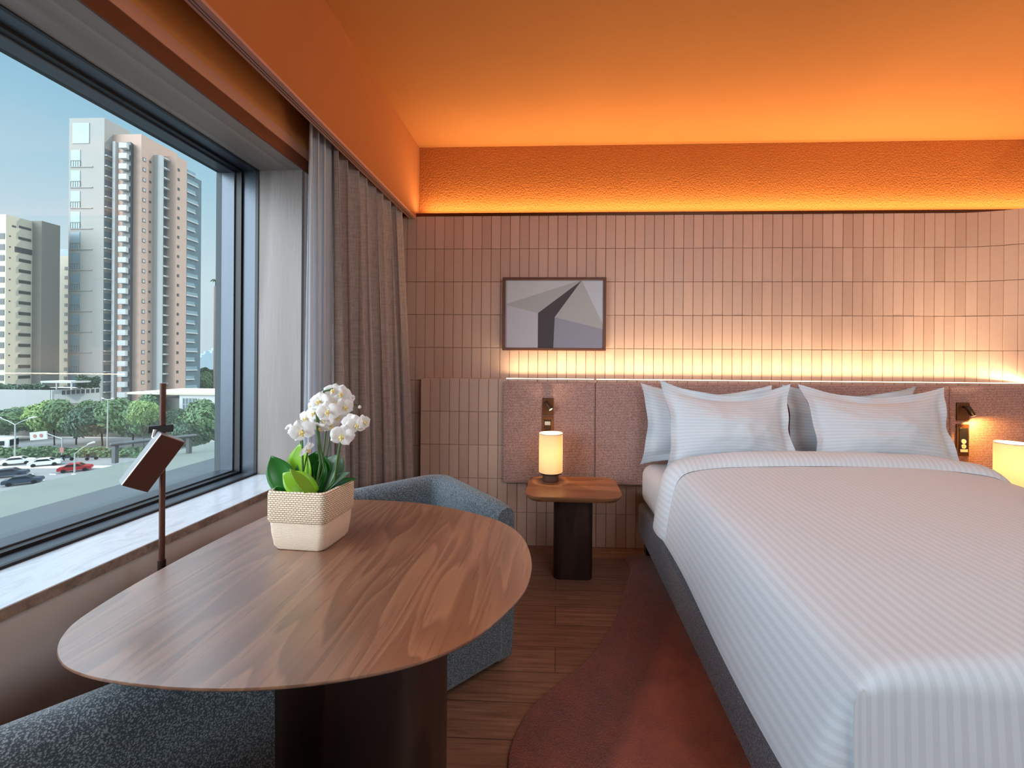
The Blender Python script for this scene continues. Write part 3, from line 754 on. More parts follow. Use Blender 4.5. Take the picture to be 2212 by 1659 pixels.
leaf((-.07,-.03,bz), lp(597,1050,1.24), .034, 'leaf_dark', .0, (.1,-1,.2))
leaf((-.02,.01,bz), lp(672,1000,1.30), .05, 'leaf_dark', .0, (-.4,-1,.2))
def stemcurve(pts, r=.0028):
    MB().tube([RZ @ Vector(p) for p in pts], r, 8).build('stem','stem',pot,smooth=True)
stemcurve([(.018,-.02,bz),lp(692,1000,1.26),lp(687,950,1.27),lp(684,900,1.28),lp(684,870,1.28),lp(700,845,1.29),lp(720,840,1.30)],.0034)
stemcurve([(.012,-.01,bz),lp(700,1010,1.28),lp(690,950,1.28),lp(688,900,1.29)],.0026)
stemcurve([(.035,-.01,bz),lp(722,1040,1.27),lp(731,980,1.27),lp(737,945,1.27),lp(755,915,1.28),lp(790,905,1.29)],.0034)
stemcurve([(-.02,-.01,bz),lp(654,1010,1.26),lp(653,960,1.26),lp(650,930,1.27),lp(622,925,1.27)],.0030)
stemcurve([(-.015,-.01,bz),lp(655,1020,1.27),lp(664,980,1.27),lp(668,960,1.27)],.0026)
stemcurve([(.012,.02,bz),lp(698,985,1.33),lp(704,930,1.34),lp(706,890,1.34)],.0026)
stemcurve([(.022,.03,bz),lp(706,985,1.35),lp(715,930,1.36),lp(722,880,1.36),lp(735,858,1.36),lp(757,855,1.36)],.0026)
# one flower: two broad petals, three sepals and a lip
fl0 = thing('flower', (0,0,0))
mb = MB()
def petal(ang, ln, w, lift):
    ca, sa_ = math.cos(ang), math.sin(ang)
    def fn(a, b):
        x_ = (a-.5)*2; wd = w*math.sin(PI*min(1,b*.86+.10))**.75
        if b > .99: wd *= .35
        r_ = .004 + ln*b; o_ = x_*wd
        y = -lift*math.sin(PI*b*.8) + .004*x_*x_ + .002*math.sin(x_*3+b*5) + .003
        return (ca*r_-sa_*o_, y, sa_*r_+ca*o_)
    mb.grid(fn, 4, 6)
for a_, ln, w, lf in ((15,.031,.0205,.005),(165,.031,.0205,.005),(90,.030,.0160,.001),(220,.029,.0155,.001),(320,.029,.0155,.001)): petal(math.radians(a_), ln, w, lf)
mb.build('petals','petal',fl0,smooth=True)
lipm = MB()
for (a_, ln, w) in ((270,.014,.005),(215,.009,.004),(325,.009,.004)):
    an = math.radians(a_); q = Vector((math.cos(an)*ln,-.010,math.sin(an)*ln)); lipm.tube([(0,-.001,0),q*.5+Vector((0,-.006,0)),q],[.003,.0036,.0012],7)
lipm.tube([(0,0,.002),(0,-.009,.004)],[.003,.0035],7)
lipm.build('lip','lipflower',fl0,smooth=True)
FL = [(652,932,1.24,1.15,0,-10),(664,972,1.24,.8,60,-30),(690,868,1.27,1.0,-20,10),(703,862,1.29,1.0,10,15),(720,846,1.30,.95,-5,25),(736,852,1.31,1.0,15,5),(744,880,1.30,.95,25,0),(708,890,1.26,1.05,0,0),(703,905,1.29,.9,-25,-5),
      (728,900,1.32,1.0,20,-5),(747,868,1.33,.8,35,0),(739,942,1.24,1.1,5,-5),(757,912,1.28,.9,-15,5),(770,918,1.27,.95,10,0),(787,912,1.28,.75,45,10),(680,893,1.29,.9,-30,5),(662,905,1.31,.95,-35,0),(722,872,1.29,.9,0,10),(692,925,1.28,.8,-40,-50),(716,920,1.33,.85,20,-25),(676,878,1.31,.85,-45,10),(625,925,1.27,.45,-40,0),(758,862,1.35,.5,45,0)]
for i, (u, v, y, s_, az, el) in enumerate(FL):
    f_ = fl0 if i == 0 else dup(fl0)
    f_.parent = pot; f_.location = RZ @ lp(u, v, y)
    f_.rotation_euler = (math.radians(-el), math.radians((i*47) % 40 - 20), math.radians(24+az))
    k = s_*.95; f_.scale = (k,k,k)
b_ = MB().lathe([(.001,-.005),(.005,-.002),(.0055,.002),(.003,.006),(.0005,.008)],n=10)
bud0 = b_.build('flower_bud','petal',pot,smooth=True); bud0.location = RZ @ lp(777,880,1.33)
for (u,v,y) in ((620,926,1.26),(763,858,1.35)):
    q = bud0.copy(); C.objects.link(q); q.location = RZ @ lp(u,v,y)
stemcurve([lp(757,875,1.33),lp(768,874,1.33),lp(777,880,1.33)],.0012)
#EXT-BEGIN
# ------------------------------------------------------------------ city outside the window
MT['concrete'] = plain('pale grey concrete', srgb(150,152,150), .85, var=.08, scale=2)
MT['reveal'] = plain('grey green outer reveal', srgb(86,96,98), .8, var=.05)
MT['bl_grey'] = plain('grey facade render', srgb(146,146,140), .85, var=.04, scale=.3)
MT['bl_brick'] = plain('salmon brick facade', srgb(178,150,134), .85, var=.06, scale=.4)
MT['bl_white'] = plain('white painted concrete', srgb(172,176,174), .8, var=.05, scale=.4)
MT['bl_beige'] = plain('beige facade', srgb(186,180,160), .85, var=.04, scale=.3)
MT['bl_dark'] = plain('dark olive grey facade', srgb(112,112,104), .85, var=.04, scale=.3)  # one even darker tone for the core block and railings
MT['bl_glass'] = plain('tinted facade glass', srgb(78,98,106), .35, var=.25, scale=.5)
MT['bl_glass_l'] = plain('pale reflecting facade glass', srgb(112,138,146), .35, var=.2, scale=.5)
MT['bl_hole'] = plain('dark window opening', srgb(52,60,62), .5, var=.2, scale=.6)
MT['asphalt'] = plain('street asphalt', srgb(112,116,116), .9, var=.08, scale=.15)
MT['pave'] = plain('pale pavement', srgb(186,184,174), .9, var=.06, scale=.2)
MT['road_paint'] = plain('white road paint', srgb(214,214,206), .8, var=.05)
MT['roof'] = plain('weathered grey green roof', srgb(98,108,102), .9, var=.1, scale=1.2)
MT['roof_shadow'] = plain('painted roof shadow', srgb(62,72,76), .85, var=.08, scale=1.5)
MT['fol1'] = plain('mid green foliage', srgb(82,112,72), .8, var=.35, scale=.9)
MT['fol2'] = plain('dark green foliage', srgb(60,88,66), .8, var=.35, scale=.9)
MT['fol3'] = plain('light green foliage', srgb(118,146,82), .8, var=.3, scale=.9)
MT['bark'] = plain('grey brown bark', srgb(84,74,64), .9)
MT['steel'] = plain('galvanised steel pole', srgb(168,174,172), .5, .3)
MT['car_white'] = plain('white car paint', srgb(206,208,208), .35, var=.03)
MT['car_red'] = plain('red car paint', srgb(150,48,52), .3, var=.05)
MT['car_dark'] = plain('dark car paint', srgb(54,66,80), .3, var=.05)
MT['car_glass'] = plain('dark car glass', srgb(34,42,48), .15, var=.1)
MT['tyre'] = plain('black tyre', srgb(26,26,28), .8)
MT['sign_red'] = plain('red sign print', srgb(150,100,92), .6)
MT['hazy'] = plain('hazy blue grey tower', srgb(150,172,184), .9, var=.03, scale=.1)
MT['wood_dark'] = plain('dark timber wall', srgb(84,84,78), .9, var=.1, scale=.5)
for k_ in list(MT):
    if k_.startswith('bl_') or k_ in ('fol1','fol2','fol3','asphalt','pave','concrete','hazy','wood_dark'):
        b_ = MT[k_].node_tree.nodes['Principled BSDF']; b_.inputs['Emission Color'].default_value = (.62,.72,.76,1); b_.inputs['Emission Strength'].default_value = .075  # aerial haze put into the city materials as a faint glow
ZG = -20.0
tag(MB().box((-420,-60,ZG-1),(-16,420,ZG)).build('ground','asphalt'), kind=S)
# the hotel's own lower roof under the window
rf = MB().box((-9.6,-14,-1.35),(-1.96,30,-1.0)).build('roof','roof'); tag(rf, kind=S)
MB().box((-7.98,-14,-1.0),(-1.96,30,-.985)).build('shadow_strip','roof_shadow',rf)  # dark strip painted as the hotel's own shadow on the roof
MB().box((-9.6,-14,-ZG*0-1.9),(-9.35,30,-1.35)).build('roof_edge','concrete',rf)
def bld(name, label, cat='building', group=None):
    return thing(name, (0,0,0), label, cat, group)
def kx(u, v=790): d = ray(u, v); return d.x/d.y
def fl(o, parent, cx, cy, cz):        # linked copy of a part at a place
    q = o.copy(); C.objects.link(q); q.parent = parent; q.location = (cx,cy,cz); return q
# --- tall apartment tower, faces square to the room
tw = bld('apartment_tower','tall grey and salmon apartment tower with stacked white balconies, seen through the window')
YA = 142.0
xA = YA*kx(222); xA0 = YA*kx(146)
YB = xA/kx(241); xB = YB*kx(302)
YCc = xB/kx(328); xC = YCc*kx(345)
YD = xC/kx(366); xD = YD*kx(378)
YE = xD/kx(401)
zt = lambda u, v, y: at_y(u,v,y).z
zA, zB, zC_, zD = zt(180,255,YA), zt(280,290,YB), zt(338,335,YCc), zt(372,337,YD)
PX = YA/FPX
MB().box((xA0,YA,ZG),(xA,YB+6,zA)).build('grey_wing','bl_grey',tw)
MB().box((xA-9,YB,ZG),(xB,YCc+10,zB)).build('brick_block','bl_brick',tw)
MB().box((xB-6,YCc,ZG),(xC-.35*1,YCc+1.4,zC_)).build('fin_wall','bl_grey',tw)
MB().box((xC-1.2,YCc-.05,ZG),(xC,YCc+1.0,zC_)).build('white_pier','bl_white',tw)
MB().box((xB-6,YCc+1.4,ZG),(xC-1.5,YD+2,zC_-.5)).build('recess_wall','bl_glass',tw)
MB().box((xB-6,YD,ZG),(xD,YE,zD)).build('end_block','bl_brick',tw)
zbase = -12.0
# grey wing: two storey windows on the front, railed bays on the right flank
def zA_(v): return zt(180,v,YA)
ph2 = (zA_(317)-zA_(361.5))
w1 = None; nA = 12
for k in range(nA):
    z1 = zA_(322) - ph2*k
    if z1-5 < zbase: break
    if w1 is None:
        xw0, xw1 = YA*kx(151), YA*kx(171)
        w1 = MB().box((0,-.12,0),(xw1-xw0,.05,ph2*.80)).build('window','bl_glass_l',tw)
        wf = MB()
        for i in range(5): wf.box((i*(xw1-xw0)/4-.06,-.2,0),(i*(xw1-xw0)/4+.06,-.1,ph2*.26))
        wf.box((0,-.2,ph2*.26),(xw1-xw0,-.1,ph2*.29)); wfo = wf.build('railing','bl_dark',w1)
        ll = MB().box((-.3,-.25,-.35),((YA*kx(198)-xw0),.02,-.1)).build('ledge','bl_grey',w1)
        o = w1
    else:
        o = w1.copy(); C.objects.link(o); o.parent = tw
        for g in w1.children: q = g.copy(); C.objects.link(q); q.parent = o
    o.location = (xw0, YA, z1-ph2*.84)
MB().box((YA*kx(154),YA-.15,zA_(310)),(YA*kx(190),YA+.05,zA_(266))).build('penthouse_window','bl_glass_l',tw)
b1 = None
for k in range(nA*2):
    z1 = zA_(318) - ph2*.5*k
    if z1 < zbase: break
    if b1 is None:
        y0_, y1_ = xA/kx(224), xA/kx(239)
        b1 = MB().box((-.05,0,0),(.12,y1_-y0_,ph2*.30)).build('bay_window','bl_glass',tw)
        MB().box((0,-.2,-.35),(.9,y1_-y0_+.4,-.05)).build('slab_edge','bl_white',b1); o = b1
    else:
        o = b1.copy(); C.objects.link(o); o.parent = tw
        for g in b1.children: q = g.copy(); C.objects.link(q); q.parent = o
    o.location = (xA, y0_, z1-ph2*.36)
# left balcony stack in front of the brick block
MB().box((YB*kx(246),YB-1.0,ZG),(YB*kx(252),YB+.1,zt(250,308,YB))).build('pilaster','bl_white',tw)
ph = zt(265,350,YB)-zt(265,372,YB)
y0b = YB-3.2; xa, xb_, xc_ = y0b*kx(253), y0b*kx(270), YB*kx(284)
prof = [(xa,YB),(xa,y0b),(xb_,y0b),(xc_,YB-.6),(xc_,YB)]
MB().prism([(p[0]*.999-.3,p[1]+1.6) for p in prof],ZG,zt(265,312,YB)).build('balcony_recess','bl_hole',tw)
bal = None
for k in range(25):
    z1 = zt(265,318,YB) - ph*k
    if z1 < zbase-4: break
    if bal is None:
        bal = MB().prism([(p[0]-xa,p[1]-YB) for p in prof],0,ph*.50).build('balcony','bl_white',tw); o = bal
    else: o = bal.copy(); C.objects.link(o); o.parent = tw
    o.location = (xa,YB,z1-ph*.5)
# small windows on the sunlit flanks
def strip(name, mt, xw, u, wpx, hpx, v0, pitch_v, n, ref_y, frame=None):
    y_ = xw/kx(u); s_ = y_/FPX
    first = None
    for k in range(n):
        z = zt(u,v0,y_) - pitch_v*k
        if z < zbase: break
        if first is None:
            hw2 = (xw/kx(u-wpx/2)-xw/kx(u+wpx/2))/-2; hw2 = abs(hw2)
            first = MB().box((-.05,-hw2,-hpx*s_/2),(.10,hw2,hpx*s_/2)).build(name,mt,tw); o = first
            if frame:
                MB().box((-.02,-hw2*1.5,-hpx*s_*.72),(.06,hw2*1.5,hpx*s_*.72)).build('window_frame',frame,first)
        else:
            o = first.copy(); C.objects.link(o); o.parent = tw
            for g in first.children: q = g.copy(); C.objects.link(q); q.parent = o
        o.location = (xw,y_,z)
strip('bathroom_window','bl_white',xB,308.5,4.5,6,345,ph,24,0,'bl_hole')
strip('kitchen_window','bl_hole',xB,321.5,4,4.5,350,ph,24,0)
strip('stair_window','bl_hole',xD,383,4.2,6,367,ph,24,0)
# recess slabs between the white pier and the end block
sl = None
for k in range(25):
    z1 = zt(357,344,YCc+2) - ph*k
    if z1 < zbase: break
    if sl is None: sl = MB().box((0,0,0),(1.6,YD-YCc-1.6,.55)).build('loggia_slab','bl_white',tw); o = sl
    else: o = sl.copy(); C.objects.link(o); o.parent = tw
    o.location = (xC-1.7,YCc+1.3,z1)
# end balconies, alternately long and short
MB().box((xD-5,YE,ZG),(xD-.3,YE+7,zt(410,374,YE))).build('end_glazing','bl_glass',tw)
for k in range(24):
    z1 = zt(410,372,YE) - ph*k
    if z1 < zbase: break
    ex = YE*kx(426 if k % 2 else 421)
    ln = (xD/kx(401+ (25 if k % 2 else 19)) - YE)
    MB().box((xD-2,YE,z1-ph*.10),(xD+.15,YE+ln,z1+ph*.02)).build('end_balcony','bl_white',tw)
    MB().box((xD-.1,YE+.1,z1+ph*.02),(xD,YE+ln-.1,z1+ph*.34)).build('glass_rail','bl_glass_l',tw)
# --- beige office block on the left
E_ = bld('office_block','beige office block with dark ribbon windows left of the tall tower')
Y1 = 126.0; x1 = Y1*kx(11); Y2 = x1/kx(68); x2 = Y2*kx(88); Y3 = x2/kx(128); 
zE1, zE2 = zt(11,463,Y1), zt(80,477,Y2)
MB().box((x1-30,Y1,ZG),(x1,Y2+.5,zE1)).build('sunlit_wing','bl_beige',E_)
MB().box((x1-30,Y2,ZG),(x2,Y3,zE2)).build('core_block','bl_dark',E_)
phE = zt(50,628,(Y1+Y2)/2)-zt(50,651,(Y1+Y2)/2)
def ribbon(u0, u1, v0, hpx, n, name='ribbon_window'):
    y0_, y1_ = x1/kx(u0), x1/kx(u1); s_ = (y0_+y1_)/2/FPX; first = None
    for k in range(n):
        z = zt((u0+u1)/2,v0,(y0_+y1_)/2)-phE*k
        if z < zbase: break
        if first is None: first = MB().box((-.05,0,-hpx*s_/2),(.1,y1_-y0_,hpx*s_/2)).build(name,'bl_hole',E_); o = first
        else: o = first.copy(); C.objects.link(o); o.parent = E_
        o.location = (x1,y0_,z)
ribbon(39,65,493,5,1); ribbon(38,65,517,6,1); ribbon(30,67,542,12,1,'louvred_opening'); ribbon(39,65,564,7,14)
ribbon(24,32,489,4,1,'small_window'); ribbon(18,21,510,3,16,'small_window')
wl_ = None
for k in range(16):
    z = zt(5,510,Y1)-phE*k
    if z < zbase: break
    if wl_ is None: wl_ = MB().box((0,-.1,-.9),(4.2,.05,.9)).build('front_window','bl_hole',E_); o = wl_
    else: o = wl_.copy(); C.objects.link(o); o.parent = E_
    o.location = (x1-4.6,Y1,z)
# --- narrow beige block behind
F_ = bld('beige_block','narrow sunlit beige block between the office block and the tall tower')
YF_ = 155.0; xF0, xF1 = YF_*kx(118), YF_*kx(150)
MB().box((xF0-6,YF_,ZG),(xF1,YF_+20,zt(137,553,YF_))).build('facade','bl_beige',F_)
MB().box((xF0-6,YF_+.2,zt(137,553,YF_)),(xF1,YF_+.4,zt(137,538,YF_))).build('roof_rail','bl_glass_l',F_)
o1 = None
for k in range(14):
    z = zt(141,580,YF_) - 3.57*k
    if z < zbase: break
    if o1 is None: o1 = MB().box((-.55,-.1,-.65),(.55,.05,.65)).build('window','bl_hole',F_); o = o1
    else: o = o1.copy(); C.objects.link(o); o.parent = F_
    o.location = (YF_*kx(141.5),YF_,z)
# --- slim brown tower far right, distant skyline
G_ = bld('brown_tower','slim brown tower with a palm on its roof, right edge of the window')
MB().box((180*kx(461),180,ZG),(180*kx(500),192,zt(465,618,180))).build('shaft','bl_brick',G_)
fp = MB(); q = Vector(at_y(466,608,182)); fp.tube([(q.x,q.y,zt(465,618,182)-.2),(q.x,q.y,q.z)],.25,6)
for k in range(9):
    a = 2*PI*k/9; fp.tube([q,q+Vector((math.cos(a)*1.1,math.sin(a)*1.1,.7)),q+Vector((math.cos(a)*2.1,math.sin(a)*2.1,-.3))],[.28,.3,.05],5)
fp.build('rooftop_palm','fol2',G_)
for (u0,u1,v) in ((424,432,772),(433,441,764),(441,449,768),(450,458,757),(456,462,762)):
    Yk = 520+u0*3.0-1200; zz = zt(u0,v,Yk)
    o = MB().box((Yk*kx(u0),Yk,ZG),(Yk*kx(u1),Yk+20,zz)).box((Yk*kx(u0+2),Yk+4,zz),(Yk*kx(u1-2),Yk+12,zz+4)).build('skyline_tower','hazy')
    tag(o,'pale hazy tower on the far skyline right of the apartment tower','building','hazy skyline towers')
# --- podium with roof garden
Pd = bld('podium_building','low podium with grey side wall, white parapet and roof garden before the towers')
Yp = 109.0; xp1 = Yp*kx(109); zp = zt(60,842,Yp)
Yq = xp1/kx(214)
MB().box((Yp*kx(-40),Yp,ZG),(xp1,Yp+8,zp)).build('grey_wall','concrete',Pd)
MB().box((xp1-12,Yp+.1,zp-4.2),(xp1+.3,Yq,zp)).build('white_parapet','bl_white',Pd)
MB().box((xp1-12,Yp+.3,ZG),(xp1-.6,Yq,zp-4.2)).build('lower_wall','bl_grey',Pd)
n1 = None
for k in range(8):
    y_ = xp1/kx(132+k*10.5); y2 = xp1/kx(132+k*10.5+7)
    MB().box((xp1+.2,y_,zp-1.5),(xp1+.36,y2,zp-.35)).build('parapet_window','bl_hole',Pd)
pg = MB(); zpg = zt(130,823,Yp+3)
a0, a1 = (Yp+3)*kx(97), (Yp+3)*kx(163)
pg.box((a0,Yp+2,zpg-.5),(a1,Yp+7,zpg))
for x_ in (a0+.2,(a0+a1)/2,a1-.2): pg.box((x_-.12,Yp+2.1,zp),(x_+.12,Yp+2.35,zpg-.5))
pg.build('pergola','bl_white',Pd)
# --- white house on the right
Hs = bld('white_house','low white house with a large paned window and flat roof behind the right trees')
Yh = 98.0; xh0, xh1 = Yh*kx(388), Yh*kx(560); zh = zt(430,853,Yh)
MB().box((xh0,Yh,ZG),(xh1,Yh+14,zh)).build('white_wall','bl_white',Hs)
MB().box((Yh*kx(290),Yh+3,zt(340,862,Yh)-7),(xh0+.1,Yh+12,zt(340,862,Yh))).build('grey_wing','bl_grey',Hs)
MB().box((Yh*kx(278),Yh-.4,zh),(xh1,Yh+15,zh+.5)).build('flat_roof','bl_beige',Hs)
wx0, wx1, wz0, wz1 = Yh*kx(396), Yh*kx(424), zt(410,887,Yh), zt(410,860,Yh)
wo = MB().box((wx0,Yh-.08,wz0),(wx1,Yh+.1,wz1)).build('window','bl_glass',Hs)
mb = MB()
for k in range(5): xx = wx0+(wx1-wx0)*k/4; mb.box((xx-.06,Yh-.16,wz0),(xx+.06,Yh-.06,wz1))
for f_ in (0,.5,1): zz = wz0+(wz1-wz0)*f_; mb.box((wx0,Yh-.16,zz-.06),(wx1,Yh-.06,zz+.06))
mb.build('window_bars','bl_white',wo)
# --- boundary wall behind the street trees
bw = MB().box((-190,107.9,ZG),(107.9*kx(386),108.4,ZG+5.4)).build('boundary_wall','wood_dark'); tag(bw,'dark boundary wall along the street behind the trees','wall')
# --- trees
def crown(name, seed, rx, rz, n, lf):
    rnd = random.Random(seed); mb = MB(); blobs = []
    for k in range(11):
        a = rnd.uniform(0,2*PI); r = rnd.uniform(.15,.75)
        blobs.append((Vector((math.cos(a)*r*rx, math.sin(a)*r*rx, rnd.uniform(-.45,.6)*rz)), rnd.uniform(.35,.55)*rx))
    vs, fs = [], []
    for k in range(n):
        c, r = rnd.choice(blobs)
        d = Vector((rnd.gauss(0,1),rnd.gauss(0,1),rnd.gauss(0,1)+.25)).normalized()
        p = c + d*r*rnd.uniform(.72,1.03); p.z *= rz/rx*1.1
        nn = (d + Vector((rnd.gauss(0,.5),rnd.gauss(0,.5),rnd.gauss(0,.5)))).normalized()
        t1 = nn.orthogonal().normalized(); t2 = nn.cross(t1); s_ = lf*rnd.uniform(.6,1.3)
        o = len(vs); vs += [p-t1*s_, p-t2*s_*.6, p+t1*s_, p+t2*s_*.6]; fs.append((o,o+1,o+2,o+3))
    mb.add(vs, fs); return mb
def trunk(h, r):
    mb = MB().tube([(0,0,0),(.1,0,h*.5),(.05,.1,h)],[r,r*.75,r*.5],8)
    for a in (0.4,2.3,4.3): mb.tube([(.08,0,h*.55),(math.cos(a)*1.1,math.sin(a)*1.1,h*.95),(math.cos(a)*1.7,math.sin(a)*1.7,h*1.25)],[r*.5,r*.35,r*.15],6)
    return mb
protos = {}
def tree(u, v_top, wpx, Y, kind, lab, vbase=None):
    p = at_y(u, v_top, Y); ht = p.z - ZG; wid = wpx*Y/FPX
    if kind not in protos:
        t = thing('tree',(0,0,0)); protos[kind] = t
        crown('c', 11+len(protos), 1.0, .72, 9000, .066).build('crown',('fol1','fol2','fol3')[kind],t,loc=(0,0,0))
        trunk(1.0,.07).build('trunk','bark',t); o = t
    else: o = dup(protos[kind])
    o.location = (p.x,p.y,ZG); tag(o, lab, 'tree', 'street trees across the road'); o.rotation_euler = (0,0,random.uniform(0,6))
    hc_ = min(wid*.95, ht*.80)
    for ch in o.children:
        if ch.name.startswith('crown'): ch.location = (0,0,ht-hc_*.50); ch.scale = (wid/1.75,wid/1.75,hc_*.80)
        else: ch.scale = (wid/4.2,wid/4.2,ht*.72)
tree(-5,880,110,101,1,'dark green street tree at the left window edge')
tree(34,886,95,101,0,'mid green bushy tree left of the twin arm street lamp')
tree(118,868,80,97,2,'light green tree before the white podium parapet')
tree(165,866,85,98,0,'mid green tree below the podium roof garden')
tree(222,862,95,97,1,'dark green tree behind the tall single street lamp')
tree(288,858,100,95,0,'broad mid green tree left of the reading lamp pole')
tree(312,866,60,88,2,'light green tree top nearest the reading lamp clamp')
tree(372,880,55,93,1,'small dark tree right of the reading lamp pole')
tree(445,872,105,84,0,'large leafy tree at the right window edge')
tree(408,905,70,80,1,'low dark tree below the white house window')
tree(452,790,60,190,1,'distant dark tree beside the slim brown tower')
tree(434,805,40,172,0,'distant green tree at the foot of the end balconies')
# hedges
def hedge(a, b, w, h, z, lab, seed, mt='fol1', n=2600):
    rnd = random.Random(seed); a, b = Vector(a), Vector(b); d = b-a; Ln = d.length; d.normalize(); s_ = Vector((-d.y,d.x,0))
    vs, fs = [], []
    for k in range(n):
        t_ = rnd.uniform(0,Ln); ss = rnd.uniform(-1,1); hh = h*(1-.25*ss*ss)*(1+.12*math.sin(t_*1.7)+.1*math.sin(t_*.6+1))
        p = a + d*t_ + s_*(ss*w/2) + Vector((0,0,z+hh*rnd.uniform(.1,1)))
        nn = Vector((rnd.gauss(0,1),rnd.gauss(0,1),rnd.gauss(.6,1))).normalized(); t1 = nn.orthogonal().normalized(); t2 = nn.cross(t1); q_ = rnd.uniform(.2,.42)
        o = len(vs); vs += [p-t1*q_,p-t2*q_,p+t1*q_,p+t2*q_]; fs.append((o,o+1,o+2,o+3))
    o = MB().add(vs,fs).build('hedge',mt); return tag(o,lab,'hedge')
m0, m1 = at_z(-30,985,ZG), at_z(330,985,ZG)
hedge((m0.x,m0.y,0),(m1.x,m1.y,0),3.5,1.7,ZG,'long clipped hedge on the street median behind the cars',5,'fol1',4200)
g0, g1 = (Yp+1)*kx(-10), (Yp+1)*kx(98)
hedge((g0,Yp+1.2,0),(g1,Yp+1.2,0),1.6,1.3,zp,'roof garden planting along the podium wall',6,'fol2',900)
hedge(((Yp+5)*kx(166),Yp+5,0),((Yp+9)*kx(214),Yp+9,0),2.0,3.4,zp,'tall dark hedge beside the white pergola on the podium',8,'fol2',1200)
# street surfaces
for (v0,v1,mt,nm) in ((975,989,'pave','sidewalk'),(1008,1013,'road_paint','lane_line'),(936,948,'pave','sidewalk')):
    a, b, c_, d_ = at_z(-60,v1,ZG), at_z(520,v1-4,ZG), at_z(520,v0-4,ZG), at_z(-60,v0,ZG)
    tag(MB().add([(p.x,p.y,ZG+.03) for p in (a,b,c_,d_)],[(0,1,2,3)]).build(nm,mt), kind=S)
for k in range(9):
    a, b, c_, d_ = at_z(10+k*24,1024+ (k%2)*12,ZG), at_z(24+k*24,1024+(k%2)*12,ZG), at_z(25+k*24,1026+(k%2)*12,ZG), at_z(11+k*24,1026+(k%2)*12,ZG)
    tag(MB().add([(p.x,p.y,ZG+.03) for p in (a,b,c_,d_)],[(3,2,1,0)]).build('lane_line','road_paint'), kind=S)
# --- cars: side profile extruded, glass, wheels
car0 = None
def car(u, v, rz, mt, lab, name='car'):
    p = at_z(u, v, ZG+.0)
    t = thing(name,(p.x,p.y,ZG+.03),lab,'car','cars on the street below',rz)
    body = [(-2.2,.35),(-2.22,.75),(-2.1,.98),(-1.55,1.02),(-.95,1.48),(.55,1.50),(1.25,1.02),(2.05,.90),(2.25,.62),(2.22,.32)]
    mb = MB().stack([[(x_,-.86,z_) for x_,z_ in body],[(x_,-.80,z_) for x_,z_ in body],[(x_,.80,z_) for x_,z_ in body],[(x_,.86,z_) for x_,z_ in body]])
    mb.build('body',mt,t)
    gl_ = [(-1.35,1.05),(-.88,1.40),(.48,1.42),(1.02,1.05)]
    MB().stack([[(x_,-.875,z_) for x_,z_ in gl_],[(x_,.875,z_) for x_,z_ in gl_]]).build('side_windows','car_glass',t)
    MB().add([(1.19,-.72,1.08),(1.19,.72,1.08),(.62,.66,1.47),(.62,-.66,1.47)],[(0,1,2,3)]).build('windscreen','car_glass',t)
    for sx in (-1.38,1.38):
        for sy in (-.8,.8): MB().tube([(sx,sy-.1,.33),(sx,sy+.1,.33)],.33,16).build('wheel','tyre',t,smooth=True)
    return t
car(38,1003,math.radians(38),'car_white','white car at the far left of the street, by the twin arm lamp')
car(98,1006,math.radians(38),'car_white','white car in the middle of the street, left of the red car')
car(163,1018,math.radians(38),'car_red','red car on the street beside the lit street lamp')
car(20,1030,math.radians(38),'car_dark','dark blue car at the lower left corner of the window')
car(50,1046,math.radians(40),'car_dark','dark car half hidden by the roof edge at lower left')
def motorbike(u, v, lab):
    p = at_z(u,v,ZG); t = thing('motorcycle',(p.x,p.y,ZG+.03),lab,'motorcycle',None,math.radians(40))
    for sx in (-.65,.65): MB().tube([(sx,-.06,.32),(sx,.06,.32)],.32,14).build('wheel','tyre',t)
    MB().stack([[(-.7,-.15,.6),(.5,-.15,.6),(.7,-.12,.95),(-.6,-.12,.85)],[(-.7,.15,.6),(.5,.15,.6),(.7,.12,.95),(-.6,.12,.85)]]).build('body','car_dark',t)
    MB().box((-.85,-.25,.88),(-.35,.25,1.35)).build('top_case','tyre',t,bevel=.05); MB().tube([(.45,0,.9),(.40,0,1.2),(.40,-.35,1.25)],.03,6).tube([(.40,0,1.2),(.40,.35,1.25)],.03,6).build('handlebar','tyre',t)
motorbike(145,996,'dark motorcycle right of the white cars'); motorbike(198,994,'dark motorcycle behind the red car')
# --- bus
p = at_z(10,977,ZG)
t = thing('bus',(p.x,p.y,ZG+.03),'white city bus entering at the left window edge','bus',None,math.radians(20))
MB().box((-11,-1.25,.5),(1.6,1.25,3.2)).build('body','car_white',t,bevel=.2)
MB().box((1.58,-1.1,1.5),(1.66,1.1,2.9)).build('windscreen','car_glass',t)
MB().box((-10.5,-1.3,1.7),(.8,-1.24,2.7)).build('side_windows','car_glass',t)
MB().box((1.6,-.7,1.0),(1.7,.7,1.35)).build('red_panel','sign_red',t)
for sx in (-8.5,-.6): MB().tube([(sx,-1.3,.5),(sx,1.3,.5)],.5,16).build('wheel','tyre',t)
